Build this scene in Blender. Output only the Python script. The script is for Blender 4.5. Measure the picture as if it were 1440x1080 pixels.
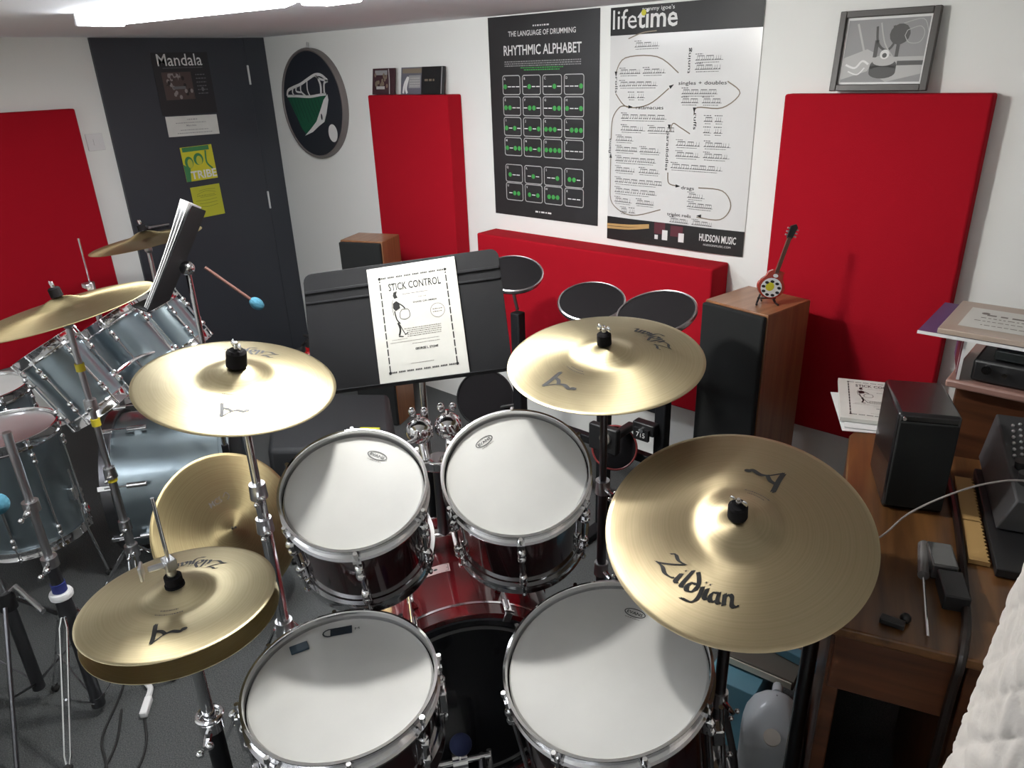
import bpy, bmesh, math, random
from mathutils import Vector, Matrix, Quaternion
R = math.radians
PI = math.pi
random.seed(4)
SC = bpy.context.scene
for o in list(bpy.data.objects): bpy.data.objects.remove(o)
COL = SC.collection

# ------------------------------------------------------------------ camera, world, exposure
HEAD, PITCH, ROLL, FPX = R(132.13), R(23.31), R(-2.09), 1042.0
fw = Vector((math.cos(HEAD)*math.cos(PITCH), math.sin(HEAD)*math.cos(PITCH), -math.sin(PITCH)))
rt = Vector((math.sin(HEAD), -math.cos(HEAD), 0)); up = rt.cross(fw)
c_, s_ = math.cos(ROLL), math.sin(ROLL)
rt2 = rt*c_ + up*s_; up2 = up*c_ - rt*s_
cd = bpy.data.cameras.new('camera'); cam = bpy.data.objects.new('camera', cd); COL.objects.link(cam)
cam.matrix_world = Matrix(((rt2.x, up2.x, -fw.x, 0), (rt2.y, up2.y, -fw.y, 0), (rt2.z, up2.z, -fw.z, 1.78), (0, 0, 0, 1)))
cd.sensor_fit = 'HORIZONTAL'; cd.sensor_width = 36; cd.lens = FPX/1440*36; cd.clip_start = 0.02
SC.camera = cam
w = bpy.data.worlds.new('world'); SC.world = w; w.use_nodes = True
w.node_tree.nodes['Background'].inputs[0].default_value = (0.8, 0.85, 1, 1)
w.node_tree.nodes['Background'].inputs[1].default_value = 0.05
vs = SC.view_settings; vs.view_transform = 'Standard'; vs.look = 'None'; vs.gamma = 1; vs.use_curve_mapping = False
vs.exposure = 0.6
LAMP_FAR = 30.0      # strength of the batten in view
LAMP_MAIN = 330.0    # small bright fitting above the toms, just over the top edge of the picture
LAMP_FILL = 4.5      # strength of the added unseen fill strip behind the camera
YB, XL, ZC = 2.735, -4.414, 1.982

# ------------------------------------------------------------------ materials
MATS = {}
def mat(name, col=(.5, .5, .5), rough=.5, metal=0, spec=.5, coat=0, noise=None, bump=None, emit=None, aniso=0, trans=0, alpha=1, coatr=.05, sheen=0):
    if name in MATS: return MATS[name]
    m = bpy.data.materials.new(name); m.use_nodes = True; nt = m.node_tree; b = nt.nodes['Principled BSDF']; I = b.inputs
    I['Base Color'].default_value = (*col, 1); I['Roughness'].default_value = rough; I['Metallic'].default_value = metal
    I['Specular IOR Level'].default_value = spec; I['Coat Weight'].default_value = coat; I['Coat Roughness'].default_value = coatr
    I['Transmission Weight'].default_value = trans; I['Alpha'].default_value = alpha
    if sheen: I['Sheen Weight'].default_value = sheen
    if aniso:
        I['Anisotropic'].default_value = aniso
        t = nt.nodes.new('ShaderNodeTangent'); t.direction_type = 'RADIAL'; t.axis = 'Z'; nt.links.new(t.outputs[0], I['Tangent'])
    tc = nt.nodes.new('ShaderNodeTexCoord')
    if noise:   # (scale, colour2, detail[, lo, hi])
        n = nt.nodes.new('ShaderNodeTexNoise'); n.inputs['Scale'].default_value = noise[0]; n.inputs['Detail'].default_value = noise[2]
        r = nt.nodes.new('ShaderNodeValToRGB'); r.color_ramp.elements[0].color = (*col, 1); r.color_ramp.elements[1].color = (*noise[1], 1)
        r.color_ramp.elements[0].position = noise[3] if len(noise) > 3 else .35; r.color_ramp.elements[1].position = noise[4] if len(noise) > 4 else .7
        nt.links.new(tc.outputs['Object'], n.inputs['Vector']); nt.links.new(n.outputs[0], r.inputs[0]); nt.links.new(r.outputs[0], I['Base Color'])
    if bump:    # (scale, strength, distance)
        n = nt.nodes.new('ShaderNodeTexNoise'); n.inputs['Scale'].default_value = bump[0]; n.inputs['Detail'].default_value = 3
        bp = nt.nodes.new('ShaderNodeBump'); bp.inputs['Strength'].default_value = bump[1]; bp.inputs['Distance'].default_value = bump[2]
        nt.links.new(tc.outputs['Object'], n.inputs['Vector']); nt.links.new(n.outputs[0], bp.inputs['Height']); nt.links.new(bp.outputs[0], I['Normal'])
    if emit:
        I['Emission Color'].default_value = (*emit[0], 1); I['Emission Strength'].default_value = emit[1]
    MATS[name] = m; return m

def wood(name, c1, c2, rough=.4, scale=6, coat=.2, axis='Z'):
    m = mat(name, c1, rough, coat=coat, coatr=.25); nt = m.node_tree; b = nt.nodes['Principled BSDF']
    tc = nt.nodes.new('ShaderNodeTexCoord'); mp = nt.nodes.new('ShaderNodeMapping')
    sc = [scale*6]*3; sc['XYZ'.index(axis)] = scale*.5; mp.inputs['Scale'].default_value = sc
    n = nt.nodes.new('ShaderNodeTexNoise'); n.inputs['Scale'].default_value = 1; n.inputs['Detail'].default_value = 6; n.inputs['Distortion'].default_value = .6
    r = nt.nodes.new('ShaderNodeValToRGB'); r.color_ramp.elements[0].color = (*c1, 1); r.color_ramp.elements[1].color = (*c2, 1)
    r.color_ramp.elements[0].position = .3; r.color_ramp.elements[1].position = .72
    nt.links.new(tc.outputs['Object'], mp.inputs[0]); nt.links.new(mp.outputs[0], n.inputs['Vector']); nt.links.new(n.outputs[0], r.inputs[0]); nt.links.new(r.outputs[0], b.inputs['Base Color'])
    return m

def cymbal_mat(name, c1, c2, rough):
    """bronze with lathe grooves that run round the disc and soft hammer marks"""
    m = mat(name, c1, rough, metal=1, aniso=.75); nt = m.node_tree; b = nt.nodes['Principled BSDF']
    tc = nt.nodes.new('ShaderNodeTexCoord'); sx = nt.nodes.new('ShaderNodeSeparateXYZ'); nt.links.new(tc.outputs['Object'], sx.inputs[0])
    cx = nt.nodes.new('ShaderNodeCombineXYZ'); nt.links.new(sx.outputs[0], cx.inputs[0]); nt.links.new(sx.outputs[1], cx.inputs[1])
    ln = nt.nodes.new('ShaderNodeVectorMath'); ln.operation = 'LENGTH'; nt.links.new(cx.outputs[0], ln.inputs[0])
    n = nt.nodes.new('ShaderNodeTexNoise'); n.noise_dimensions = '1D'; n.inputs['Scale'].default_value = 260; n.inputs['Detail'].default_value = 3
    nt.links.new(ln.outputs['Value'], n.inputs['W'])
    n2 = nt.nodes.new('ShaderNodeTexNoise'); n2.inputs['Scale'].default_value = 26; n2.inputs['Detail'].default_value = 1; nt.links.new(tc.outputs['Object'], n2.inputs['Vector'])
    r = nt.nodes.new('ShaderNodeValToRGB'); r.color_ramp.elements[0].color = (*c1, 1); r.color_ramp.elements[1].color = (*c2, 1)
    r.color_ramp.elements[0].position = .35; r.color_ramp.elements[1].position = .65
    nt.links.new(n.outputs[0], r.inputs[0]); nt.links.new(r.outputs[0], b.inputs['Base Color'])
    b1 = nt.nodes.new('ShaderNodeBump'); b1.inputs['Strength'].default_value = .07; b1.inputs['Distance'].default_value = .0006; nt.links.new(n.outputs[0], b1.inputs['Height'])
    b2 = nt.nodes.new('ShaderNodeBump'); b2.inputs['Strength'].default_value = .25; b2.inputs['Distance'].default_value = .002; nt.links.new(n2.outputs[0], b2.inputs['Height']); nt.links.new(b1.outputs[0], b2.inputs['Normal'])
    nt.links.new(b2.outputs[0], b.inputs['Normal'])
    return m

WALL = mat('wall_paint', (.84, .85, .82), .85, bump=(60, .15, .003))
CEIL = mat('ceiling_paint', (.84, .85, .88), .9, bump=(50, .15, .003))
CARPET = mat('carpet', (.045, .049, .050), .97, noise=(260, (.12, .125, .125), 4), bump=(420, .8, .006))
RED = mat('red_felt', (.37, .0055, .015), .95, spec=.15, bump=(380, .25, .002))
BLKDOOR = mat('door_black', (.034, .038, .048), .5, bump=(30, .05, .002))
CHROME = mat('chrome', (.82, .82, .83), .12, 1)
STEEL = mat('worn_steel', (.55, .55, .56), .28, 1)
DKSTEEL = mat('dark_steel', (.16, .16, .17), .3, 1)
BLACK = mat('black_plastic', (.012, .012, .013), .45)
RUBBER = mat('rubber', (.012, .012, .012), .8)
FELT = mat('black_felt', (.009, .008, .009), .95, spec=.2)
STANDBLK = mat('stand_black', (.010, .0105, .012), .55, spec=.2, bump=(200, .05, .0005))
GRILLE = mat('grille_cloth', (.008, .009, .009), .95, bump=(900, .4, .001))
VENEER = wood('walnut_veneer', (.17, .065, .026), (.27, .12, .05), .38, 5)
VENTOP = wood('veneer_top', (.20, .085, .035), (.34, .17, .08), .32, 5, axis='Y')
DESK = wood('desk_wood', (.065, .026, .009), (.19, .085, .026), .38, 5, axis='Y')
DESKD = wood('desk_wood_dark', (.045, .016, .007), (.12, .042, .017), .35, 5, axis='X')
WINE = mat('wine_lacquer', (.010, .001, .0015), .12, 0, coat=1, noise=(3, (.028, .002, .003), 2))
WINEL = mat('wine_lacquer_bright', (.085, .003, .005), .14, 0, coat=1, noise=(4, (.13, .005, .007), 2))
SILVER = mat('silver_blue_wrap', (.26, .32, .35), .28, .85, coat=.6, noise=(5, (.32, .39, .42), 3))
HEADW = mat('coated_head', (.45, .45, .43), .5, noise=(5, (.51, .51, .485), 5), bump=(700, .12, .0006))
HEADC = mat('clear_head', (.42, .40, .39), .10, 0, coat=.8)
HEADK = mat('black_head', (.008, .008, .010), .22, coat=.3)
BRONZE = cymbal_mat('cymbal_bronze', (.56, .485, .305), (.60, .525, .34), .45)
BRONZER = cymbal_mat('cymbal_bronze_ride', (.48, .40, .25), (.52, .43, .275), .40)
BRONZED = cymbal_mat('cymbal_bronze_dark', (.42, .34, .18), (.48, .40, .22), .42)
INK = mat('black_ink', (.010, .010, .010), .5)
INKG = mat('grey_ink', (.16, .14, .12), .5)
WHITE = mat('white_ink', (.75, .75, .74), .5)
PAPER = mat('paper', (.62, .62, .58), .65, noise=(9, (.70, .70, .66), 4))
PAPERW = mat('paper_white', (.78, .78, .78), .5)
POSTK = mat('poster_black', (.020, .020, .021), .38, noise=(4, (.028, .028, .030), 3))
POSTW = mat('poster_white', (.72, .72, .71), .20)
TAUPE = mat('taupe_ink', (.22, .18, .13), .5)
GREEN = mat('green_ink', (.05, .35, .07), .5)
YEL = mat('yellow_ink', (.62, .58, .03), .5)
DGREEN = mat('dark_green_ink', (.008, .10, .05), .6)
GREYM = mat('grey_ink_mid', (.30, .30, .30), .6)
GREYL = mat('grey_ink_light', (.48, .48, .47), .6)
BLUEF = mat('blue_yarn', (.045, .17, .24), .9, bump=(120, .6, .004))
NAVY = mat('navy_felt', (.02, .03, .10), .85)
GEL = mat('blue_gel', (.02, .045, .07), .5)
PLASTW = mat('white_plastic', (.75, .75, .75), .35)
JUG = mat('milky_plastic', (.72, .76, .80), .30, trans=.15, spec=.5)
QUILT = mat('quilt_cloth', (.66, .62, .58), .85, bump=(70, .25, .006), sheen=.2)
TAPE = mat('yellow_tape', (.60, .50, .03), .5)
MAROON = mat('maroon_card', (.10, .02, .03), .5)
PURPLE = mat('purple_card', (.10, .06, .16), .4)
TAN = mat('tan_card', (.48, .30, .11), .6)
CARD = mat('sleeve_card', (.42, .33, .26), .35, noise=(7, (.46, .38, .32), 3))
COPPER = mat('wood_stick', (.16, .075, .06), .5)

# ------------------------------------------------------------------ mesh tools
class MB:
    def __init__(s): s.v = []; s.f = []; s.m = []; s.mi = 0
    def add(s, vs_, fs_, M=None):
        n = len(s.v)
        for v in vs_:
            v = Vector(v); s.v.append(M @ v if M else v)
        for f in fs_: s.f.append([i+n for i in f]); s.m.append(s.mi)
        return s
    def mat(s, i): s.mi = i; return s
    def box(s, c, d, M=None, T=None):
        x, y, z = [k/2 for k in d]; c = Vector(c)
        P = [Vector(p) for p in ((-x, -y, -z), (x, -y, -z), (x, y, -z), (-x, y, -z), (-x, -y, z), (x, -y, z), (x, y, z), (-x, y, z))]
        if T: P = [T @ p for p in P]
        return s.add([c+p for p in P], [(0, 3, 2, 1), (4, 5, 6, 7), (0, 1, 5, 4), (1, 2, 6, 5), (2, 3, 7, 6), (3, 0, 4, 7)], M)
    def hexa(s, P, M=None):   # 4 bottom, 4 top
        return s.add(P, [(0, 3, 2, 1), (4, 5, 6, 7), (0, 1, 5, 4), (1, 2, 6, 5), (2, 3, 7, 6), (3, 0, 4, 7)], M)
    def cyl(s, a, b, r, r2=None, n=14, M=None):
        a = Vector(a); b = Vector(b); r2 = r if r2 is None else r2; d = (b-a).normalized()
        t = d.orthogonal().normalized(); u = d.cross(t); V = []
        for p, q in ((a, r), (b, r2)):
            for i in range(n):
                g = 2*PI*i/n; V.append(p+(t*math.cos(g)+u*math.sin(g))*q)
        F = [(i, (i+1) % n, n+(i+1) % n, n+i) for i in range(n)]+[tuple(range(n-1, -1, -1)), tuple(range(n, 2*n))]
        return s.add(V, F, M)
    def tube(s, P, r, n=8, M=None, closed=False):
        P = [Vector(p) for p in P]; V = []; N = len(P); pt = None
        for i, p in enumerate(P):
            if closed: d = P[(i+1) % N]-P[i-1]
            else: d = P[min(i+1, N-1)]-P[max(i-1, 0)]
            d.normalize()
            t = d.orthogonal().normalized() if pt is None else (pt-d*pt.dot(d)).normalized()
            pt = t; u = d.cross(t); rr = r[i] if isinstance(r, (list, tuple)) else r
            for k in range(n):
                g = 2*PI*k/n; V.append(p+(t*math.cos(g)+u*math.sin(g))*rr)
        F = []
        for i in range(N if closed else N-1):
            j = (i+1) % N
            for k in range(n): F.append((i*n+k, i*n+(k+1) % n, j*n+(k+1) % n, j*n+k))
        if not closed: F += [tuple(range(n-1, -1, -1)), tuple(range((N-1)*n, N*n))]
        return s.add(V, F, M)
    def lathe(s, prof, n=48, M=None, closed=False, cap=False):
        V = []; K = len(prof)
        for r, z in prof:
            for i in range(n):
                g = 2*PI*i/n; V.append(Vector((r*math.cos(g), r*math.sin(g), z)))
        F = []
        for k in range(K if closed else K-1):
            l = (k+1) % K
            for i in range(n): F.append((k*n+i, k*n+(i+1) % n, l*n+(i+1) % n, l*n+i))
        if cap: F += [tuple(range(n-1, -1, -1)), tuple(range((K-1)*n, K*n))]
        return s.add(V, F, M)
    def ball(s, c, r, M=None, n=16, k=10, sc=(1, 1, 1), T=None):
        c = Vector(c); V = []; F = []
        for j in range(1, k):
            t = PI*j/k
            for i in range(n):
                g = 2*PI*i/n; p = Vector((r*sc[0]*math.sin(t)*math.cos(g), r*sc[1]*math.sin(t)*math.sin(g), r*sc[2]*math.cos(t)))
                V.append(c+(T @ p if T else p))
        a, b = Vector((0, 0, r*sc[2])), Vector((0, 0, -r*sc[2]))
        V += [c+(T @ a if T else a), c+(T @ b if T else b)]
        for j in range(k-2):
            for i in range(n): F.append((j*n+i, (j+1)*n+i, (j+1)*n+(i+1) % n, j*n+(i+1) % n))
        for i in range(n):
            F.append((len(V)-2, i, (i+1) % n)); F.append((len(V)-1, (k-2)*n+(i+1) % n, (k-2)*n+i))
        return s.add(V, F, M)
    def prism(s, pts, z0, z1, M=None):
        n = len(pts); V = [(x, y, z0) for x, y in pts]+[(x, y, z1) for x, y in pts]
        a = sum(pts[i][0]*pts[(i+1) % n][1]-pts[(i+1) % n][0]*pts[i][1] for i in range(n))
        F = [tuple(range(n-1, -1, -1)), tuple(range(n, 2*n))]+[(i, (i+1) % n, n+(i+1) % n, n+i) for i in range(n)]
        if a < 0: F = [tuple(reversed(f)) for f in F]
        return s.add(V, F, M)

ROOTM = {}
def things_loc(loc, rot=None):
    M = Matrix.Translation(Vector(loc))
    if rot is not None: M = M @ rot.to_4x4()
    return M
def tag(o, label=None, cat=None, group=None, kind=None):
    if label: o['label'] = label
    if cat: o['category'] = cat
    if group: o['group'] = group
    if kind: o['kind'] = kind
    return o
def thing(name, label, cat, loc=(0, 0, 0), rot=None, group=None, kind=None):
    o = bpy.data.objects.new(name, None); o.empty_display_size = .05; COL.objects.link(o)
    M = things_loc(loc, rot); o.matrix_world = M; ROOTM[o.name] = M
    return tag(o, label, cat, group, kind)
def build(mb, name, mats, parent=None, M=None, sharp=40, bevel=0, loc=None, seg=2):
    """M maps the builder's coordinates to the world; verts are stored local to the thing's root (or loc)."""
    W = [(M @ v if M else v) for v in mb.v]
    if parent is not None: B = ROOTM[parent.name]
    else: B = Matrix.Translation(Vector(loc)) if loc is not None else Matrix.Identity(4)
    Bi = B.inverted(); W = [Bi @ v for v in W]
    me = bpy.data.meshes.new(name); me.from_pydata([tuple(v) for v in W], [], mb.f)
    for m in (mats if isinstance(mats, (list, tuple)) else [mats]): me.materials.append(m)
    if max(mb.m, default=0) > 0:
        for p, k in zip(me.polygons, mb.m): p.material_index = k
    bm = bmesh.new(); bm.from_mesh(me); bmesh.ops.recalc_face_normals(bm, faces=bm.faces); bm.to_mesh(me); bm.free()
    me.update()
    me.shade_smooth(); me.set_sharp_from_angle(angle=R(sharp))
    o = bpy.data.objects.new(name, me); COL.objects.link(o)
    if parent is not None: o.parent = parent
    else: o.matrix_world = B
    ROOTM[o.name] = B
    if bevel:
        b = o.modifiers.new('bevel', 'BEVEL'); b.width = bevel; b.segments = seg; b.limit_method = 'ANGLE'; b.angle_limit = R(50)
    return o
def struct(mb, name, m, **k):
    o = build(mb, name, m, **k); o['kind'] = 'structure'; return o
def frame_of(n, ref=(1, 0, 0)):
    n = Vector(n).normalized(); x = (Vector(ref)-n*n.dot(Vector(ref))).normalized(); y = n.cross(x)
    return Matrix(((x.x, y.x, n.x), (x.y, y.y, n.y), (x.z, y.z, n.z)))
def F4(o, x, y):   # frame from origin and in-plane axes
    x = Vector(x).normalized(); y = Vector(y); y = (y-x*x.dot(y)).normalized(); n = x.cross(y)
    return Matrix(((x.x, y.x, n.x, o[0]), (x.y, y.y, n.y, o[1]), (x.z, y.z, n.z, o[2]), (0, 0, 0, 1)))
def smooth(P, k=5):
    P = [Vector(p) for p in P]; out = []
    for i in range(len(P)-1):
        a, b, c, d = P[max(i-1, 0)], P[i], P[i+1], P[min(i+2, len(P)-1)]
        for j in range(k):
            t = j/k; out.append(.5*((2*b)+(c-a)*t+(2*a-5*b+4*c-d)*t*t+(3*b-a-3*c+d)*t**3))
    out.append(P[-1]); return out

# printed artwork: flat shapes in the x-y plane, one mesh, several inks
class Art(MB):
    def poly(s, pts, z=0): 
        a = sum(pts[i][0]*pts[(i+1) % len(pts)][1]-pts[(i+1) % len(pts)][0]*pts[i][1] for i in range(len(pts)))
        if a < 0: pts = pts[::-1]
        return s.add([(p[0], p[1], z) for p in pts], [tuple(range(len(pts)))])
    def rect(s, x0, y0, x1, y1, z=0): return s.poly([(x0, y0), (x1, y0), (x1, y1), (x0, y1)], z)
    def disc(s, cx, cy, rx, ry=None, z=0, n=20):
        ry = rx if ry is None else ry
        return s.poly([(cx+rx*math.cos(2*PI*i/n), cy+ry*math.sin(2*PI*i/n)) for i in range(n)], z)
    def line(s, P, w, z=0, k=5, sm=True, closed=False):
        P = [Vector((p[0], p[1], 0)) for p in P]
        if sm and len(P) > 2: P = smooth(P, k)
        N = len(P); V = []
        for i, p in enumerate(P):
            d = (P[(i+1) % N]-P[i-1]) if closed else (P[min(i+1, N-1)]-P[max(i-1, 0)])
            d.normalize(); q = Vector((-d.y, d.x, 0))*w/2; V += [(p.x+q.x, p.y+q.y, z), (p.x-q.x, p.y-q.y, z)]
        F = [(2*i, 2*i+1, 2*((i+1) % N)+1, 2*((i+1) % N)) for i in range(N if closed else N-1)]
        return s.add(V, F)
    def rrect(s, x0, y0, x1, y1, r, w, z=0):
        P = []
        for cx, cy, a in ((x1-r, y1-r, 0), (x0+r, y1-r, 90), (x0+r, y0+r, 180), (x1-r, y0+r, 270)):
            for k in range(4): P.append((cx+r*math.cos(R(a+30*k)), cy+r*math.sin(R(a+30*k))))
        return s.line(P, w, z, sm=False, closed=True)
    def text(s, body, x, y, h, w=None, z=0, rot=0, align='C', bold=0, shear=0):
        """h = cap height; w = full width it is fitted to"""
        cu = bpy.data.curves.new('t', 'FONT'); cu.body = body; cu.size = 1; cu.resolution_u = 2; cu.offset = bold; cu.shear = shear
        ob = bpy.data.objects.new('t', cu); COL.objects.link(ob)
        dg = bpy.context.evaluated_depsgraph_get(); me = bpy.data.meshes.new_from_object(ob.evaluated_get(dg))
        vs_ = [v.co.copy() for v in me.vertices]; fs_ = [tuple(p.vertices) for p in me.polygons]
        bpy.data.objects.remove(ob); bpy.data.curves.remove(cu); bpy.data.meshes.remove(me)
        if not vs_: return s
        x0 = min(v.x for v in vs_); x1 = max(v.x for v in vs_); sy = h/.70; sx = (w/(x1-x0)) if w else sy
        ox = {'C': (x0+x1)/2, 'L': x0, 'R': x1}[align]; cr, sr = math.cos(rot), math.sin(rot); V = []
        for v in vs_:
            a, b = (v.x-ox)*sx, v.y*sy; V.append((x+a*cr-b*sr, y+a*sr+b*cr, z))
        return s.add(V, fs_)
    def squig(s, x0, x1, y, h, z=0, rnd=random):   # a line of tiny print
        x = x0
        while x < x1:
            w_ = rnd.uniform(.4, 1.6)*h*2; w_ = min(w_, x1-x)
            if w_ > h*.3: s.rect(x, y-h/2, x+w_, y+h/2, z)
            x += w_+h*.8
        return s
    def staff(s, x0, x1, y, h, z=0):   # a bar of drum notation
        s.rect(x0, y, x1, y+h*.08, z); x = x0+h*.3; up_ = 0; xs = []
        while x < x1-h*.2:
            s.disc(x, y+h*.1, h*.16, h*.12, z, 6); s.rect(x+h*.10, y+h*.1, x+h*.16, y+h*.8, z); xs.append(x)
            if len(xs) == 4: s.rect(xs[0]+h*.1, y+h*.7, x+h*.16, y+h*.84, z); xs = []
            x += h*random.choice((.42, .42, .6))
        return s
def place_art(a, name, mats, parent, M, lift=None):
    if lift:
        for v in a.v: v.z += lift(v.x, v.y)
    W = [M @ v for v in a.v]; B = ROOTM[parent.name]; Bi = B.inverted()
    me = bpy.data.meshes.new(name); me.from_pydata([tuple(Bi @ v) for v in W], [], a.f)
    for m in (mats if isinstance(mats, (list, tuple)) else [mats]): me.materials.append(m)
    for p, k in zip(me.polygons, a.m): p.material_index = k
    o = bpy.data.objects.new(name, me); COL.objects.link(o); o.parent = parent; ROOTM[o.name] = B
    return o

# broad-nib lettering for the word on the cymbals
ZIL = [[(0, 1.45), (.3, 1.78), (1.0, 1.62), (1.75, 1.80)], [(1.7, 1.76), (.9, .95), (.1, .08)], [(0, .05), (.6, .22), (1.2, .0), (1.75, .12), (1.95, .3)],
       [(2.15, 1.0), (2.2, .2), (2.4, .05)], [(2.2, 1.35), (2.28, 1.45)], [(2.75, 1.85), (2.75, .25), (2.95, .05)],
       [(3.75, .9), (3.3, .85), (3.15, .4), (3.35, .02), (3.75, .25), (3.85, .8)], [(3.2, 1.95), (3.6, 1.5), (3.85, 1.0), (3.85, .4)],
       [(4.25, 1.0), (4.3, .0), (4.0, -.65), (3.3, -.75)], [(4.3, 1.4), (4.38, 1.5)],
       [(4.65, 1.0), (4.68, .2), (4.9, .05)], [(4.7, 1.35), (4.78, 1.45)],
       [(5.6, .9), (5.2, .85), (5.05, .4), (5.25, .02), (5.6, .3)], [(5.65, 1.0), (5.65, .2), (5.85, .05)],
       [(6.1, 1.0), (6.15, .0)], [(6.15, .65), (6.45, 1.0), (6.7, .8), (6.7, .15), (6.95, .0), (7.2, .2)]]
ALG = [[(1.0, 1.95), (1.12, 1.0), (1.42, .0)], [(1.1, 1.9), (1.25, 1.0), (1.6, .0)], [(-1.15, 1.0), (-.75, 1.22), (-.1, .98), (.5, 1.25), (1.05, 1.95)], [(.30, 1.15), (.7, .78), (1.2, .72)]]
def nib(a, strokes, ox, oy, s, rot, nibw, ang):
    nx, ny = math.cos(R(ang))*nibw/2, math.sin(R(ang))*nibw/2; cr, sr = math.cos(rot), math.sin(rot)
    for st in strokes:
        P = smooth([(p[0], p[1], 0) for p in st], 5)
        for (ex, ey) in ((nx, ny), (-ny*.35, nx*.35)):
            V = []
            for p in P:
                for sg in (1, -1):
                    x, y = (p.x+ox+ex*sg)*s, (p.y+oy+ey*sg)*s; V.append((x*cr-y*sr, x*sr+y*cr, 0))
            a.add(V, [(2*i, 2*i+1, 2*i+3, 2*i+2) for i in range(len(P)-1)])

# ------------------------------------------------------------------ the room
def plane_box(name, m, a, b): return struct(MB().box([(a[i]+b[i])/2 for i in range(3)], [abs(b[i]-a[i]) for i in range(3)]), name, m)
plane_box('floor', CARPET, (XL, -1.6, -.06), (1.1, YB, 0))
plane_box('ceiling', CEIL, (XL-.1, -1.7, ZC), (1.2, YB+.1, ZC+.08))
plane_box('wall_back', WALL, (XL-.1, YB, -.06), (1.2, YB+.1, ZC))
plane_box('wall_left', WALL, (XL-.1, -1.6, -.06), (XL, YB, ZC))
plane_box('wall_right', WALL, (1.1, -1.6, -.06), (1.2, YB, ZC))
plane_box('wall_front', WALL, (XL-.1, -1.7, -.06), (1.2, -1.6, ZC))
# black door and its frame on the left wall
d = thing('door_1', None, None, (XL, 1.72, 0), kind='structure')
build(MB().box((XL+.012, 2.155, .99), (.024, .87, 1.978)), 'door_leaf', BLKDOOR, d, bevel=.002)
build(MB().box((XL+.008, 2.664, .99), (.016, .138, 1.98)), 'door_frame', BLKDOOR, d, bevel=.002)
for z0 in (.98, 1.72): build(MB().box((XL+.03, 2.587, z0+.055), (.012, .009, .108)), 'hinge', PLASTW, d, bevel=.002)
build(MB().cyl((XL+.02, 1.79, 1.0), (XL+.07, 1.79, 1.0), .009).tube([(XL+.068, 1.79, 1.0), (XL+.07, 1.85, 1.0), (XL+.07, 1.90, 1.0)], .009), 'door_handle', STEEL, d)
s = thing('light_switch', 'white light switch plate on the wall between red panel and black door', 'switch', (XL, 1.635, 1.475))
build(MB().box((XL+.005, 1.635, 1.475), (.010, .086, .086)), 'cover_plate', PLASTW, s, bevel=.002)
build(MB().box((XL+.012, 1.635, 1.475), (.006, .022, .034)), 'rocker', PLASTW, s, bevel=.001)

# ceiling batten in view, and the added fill strip out of view
def batten(label, x0, x1, y, strength, drop=0):
    t = thing('ceiling_light', label, 'light', ((x0+x1)/2, y, ZC)); ZT = ZC; ZC_ = ZC-drop
    build(MB().box(((x0+x1)/2, y, ZC_-.006), (x1-x0, .10, .012)), 'housing', PLASTW, t, bevel=.003)
    m = mat('lit_diffuser_%g' % strength, (.9, .9, .9), .5, emit=((.93, .96, 1.0), strength))
    prof = [(-.075, 0), (-.075, -.008), (-.062, -.022), (-.03, -.03), (.03, -.03), (.062, -.022), (.075, -.008), (.075, 0)]
    a = MB(); n = len(prof); L = x1-x0-.02
    a.add([(x0+.01, y+p, ZC_-.010+q*.85) for p, q in prof]+[(x1-.01, y+p, ZC_-.010+q*1.35) for p, q in prof], [(i, (i+1) % n, n+(i+1) % n, n+i) for i in range(n)]+[tuple(range(n)), tuple(range(2*n-1, n-1, -1))])
    build(a, 'diffuser', m, t)
    if drop:
        build(MB().box(((x0+x1)/2, y, ZC_+.004), (x1-x0-.04, .06, .006)), 'up_fill', mat('fill_glow_up', (.9, .9, .9), .5, emit=((.95, .97, 1.0), 14.0)), t)  # upward glow added on the unseen fill strip to brighten the ceiling
        for x in (x0+.2, x1-.2): build(MB().cyl((x, y, ZC_), (x, y, ZT), .006, n=8), 'hanger', STEEL, t)
    for x in (x0+.005, x1-.005): build(MB().box((x, y, ZC_-.020), (.02, .158, .038)), 'end_cap', PLASTW, t, bevel=.004)
batten('long white strip light lit on the ceiling above the door end of the room', -2.87, -1.80, 1.17, LAMP_FAR)
t = thing('ceiling_light', 'small bright flush fitting on the ceiling over the toms, above the picture', 'light', (-1.55, 1.15, ZC))
build(MB().box((-1.55, 1.15, ZC-.008), (.30, .12, .016)), 'housing', PLASTW, t, bevel=.003)
build(MB().box((-1.55, 1.15, ZC-.036), (.13, .075, .050)), 'diffuser', mat('lit_main', (.9, .9, .9), .5, emit=((1.0, .985, .94), LAMP_MAIN)), t, bevel=.004)
batten('added unseen fill strip hanging behind the drummer, outside the picture', -2.8, -.2, -.85, LAMP_FILL, .15)  # added out of view for soft fill and a lighter ceiling

# red acoustic panels
def panel(label, a, b, rotz=0):
    c = [(a[i]+b[i])/2 for i in range(3)]; t = [abs(b[i]-a[i]) for i in range(3)]
    o = build(MB().box((0, 0, 0), t), 'acoustic_panel', RED, None, M=Matrix.Translation(c), loc=c, bevel=.008, seg=3)
    tag(o, label, 'acoustic panel', 'red felt acoustic panels on the walls'); return o
panel('tall red acoustic panel left of the black door, cut by the left picture edge', (XL+.002, .72, .42), (XL+.06, 1.555, 1.648))
panel('tall narrow red acoustic panel behind the small speaker with cards on top', (-3.335, YB-.10, .42), (-2.735, YB, 1.657))
panel('low wide red acoustic panel under the two posters behind the electronic drums', (-2.545, YB-.14, .41), (-1.285, YB, 1.028))
panel('large red acoustic panel under the framed picture behind the tower speaker', (-1.105, YB-.06, .44), (-.478, YB, 1.655))

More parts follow.
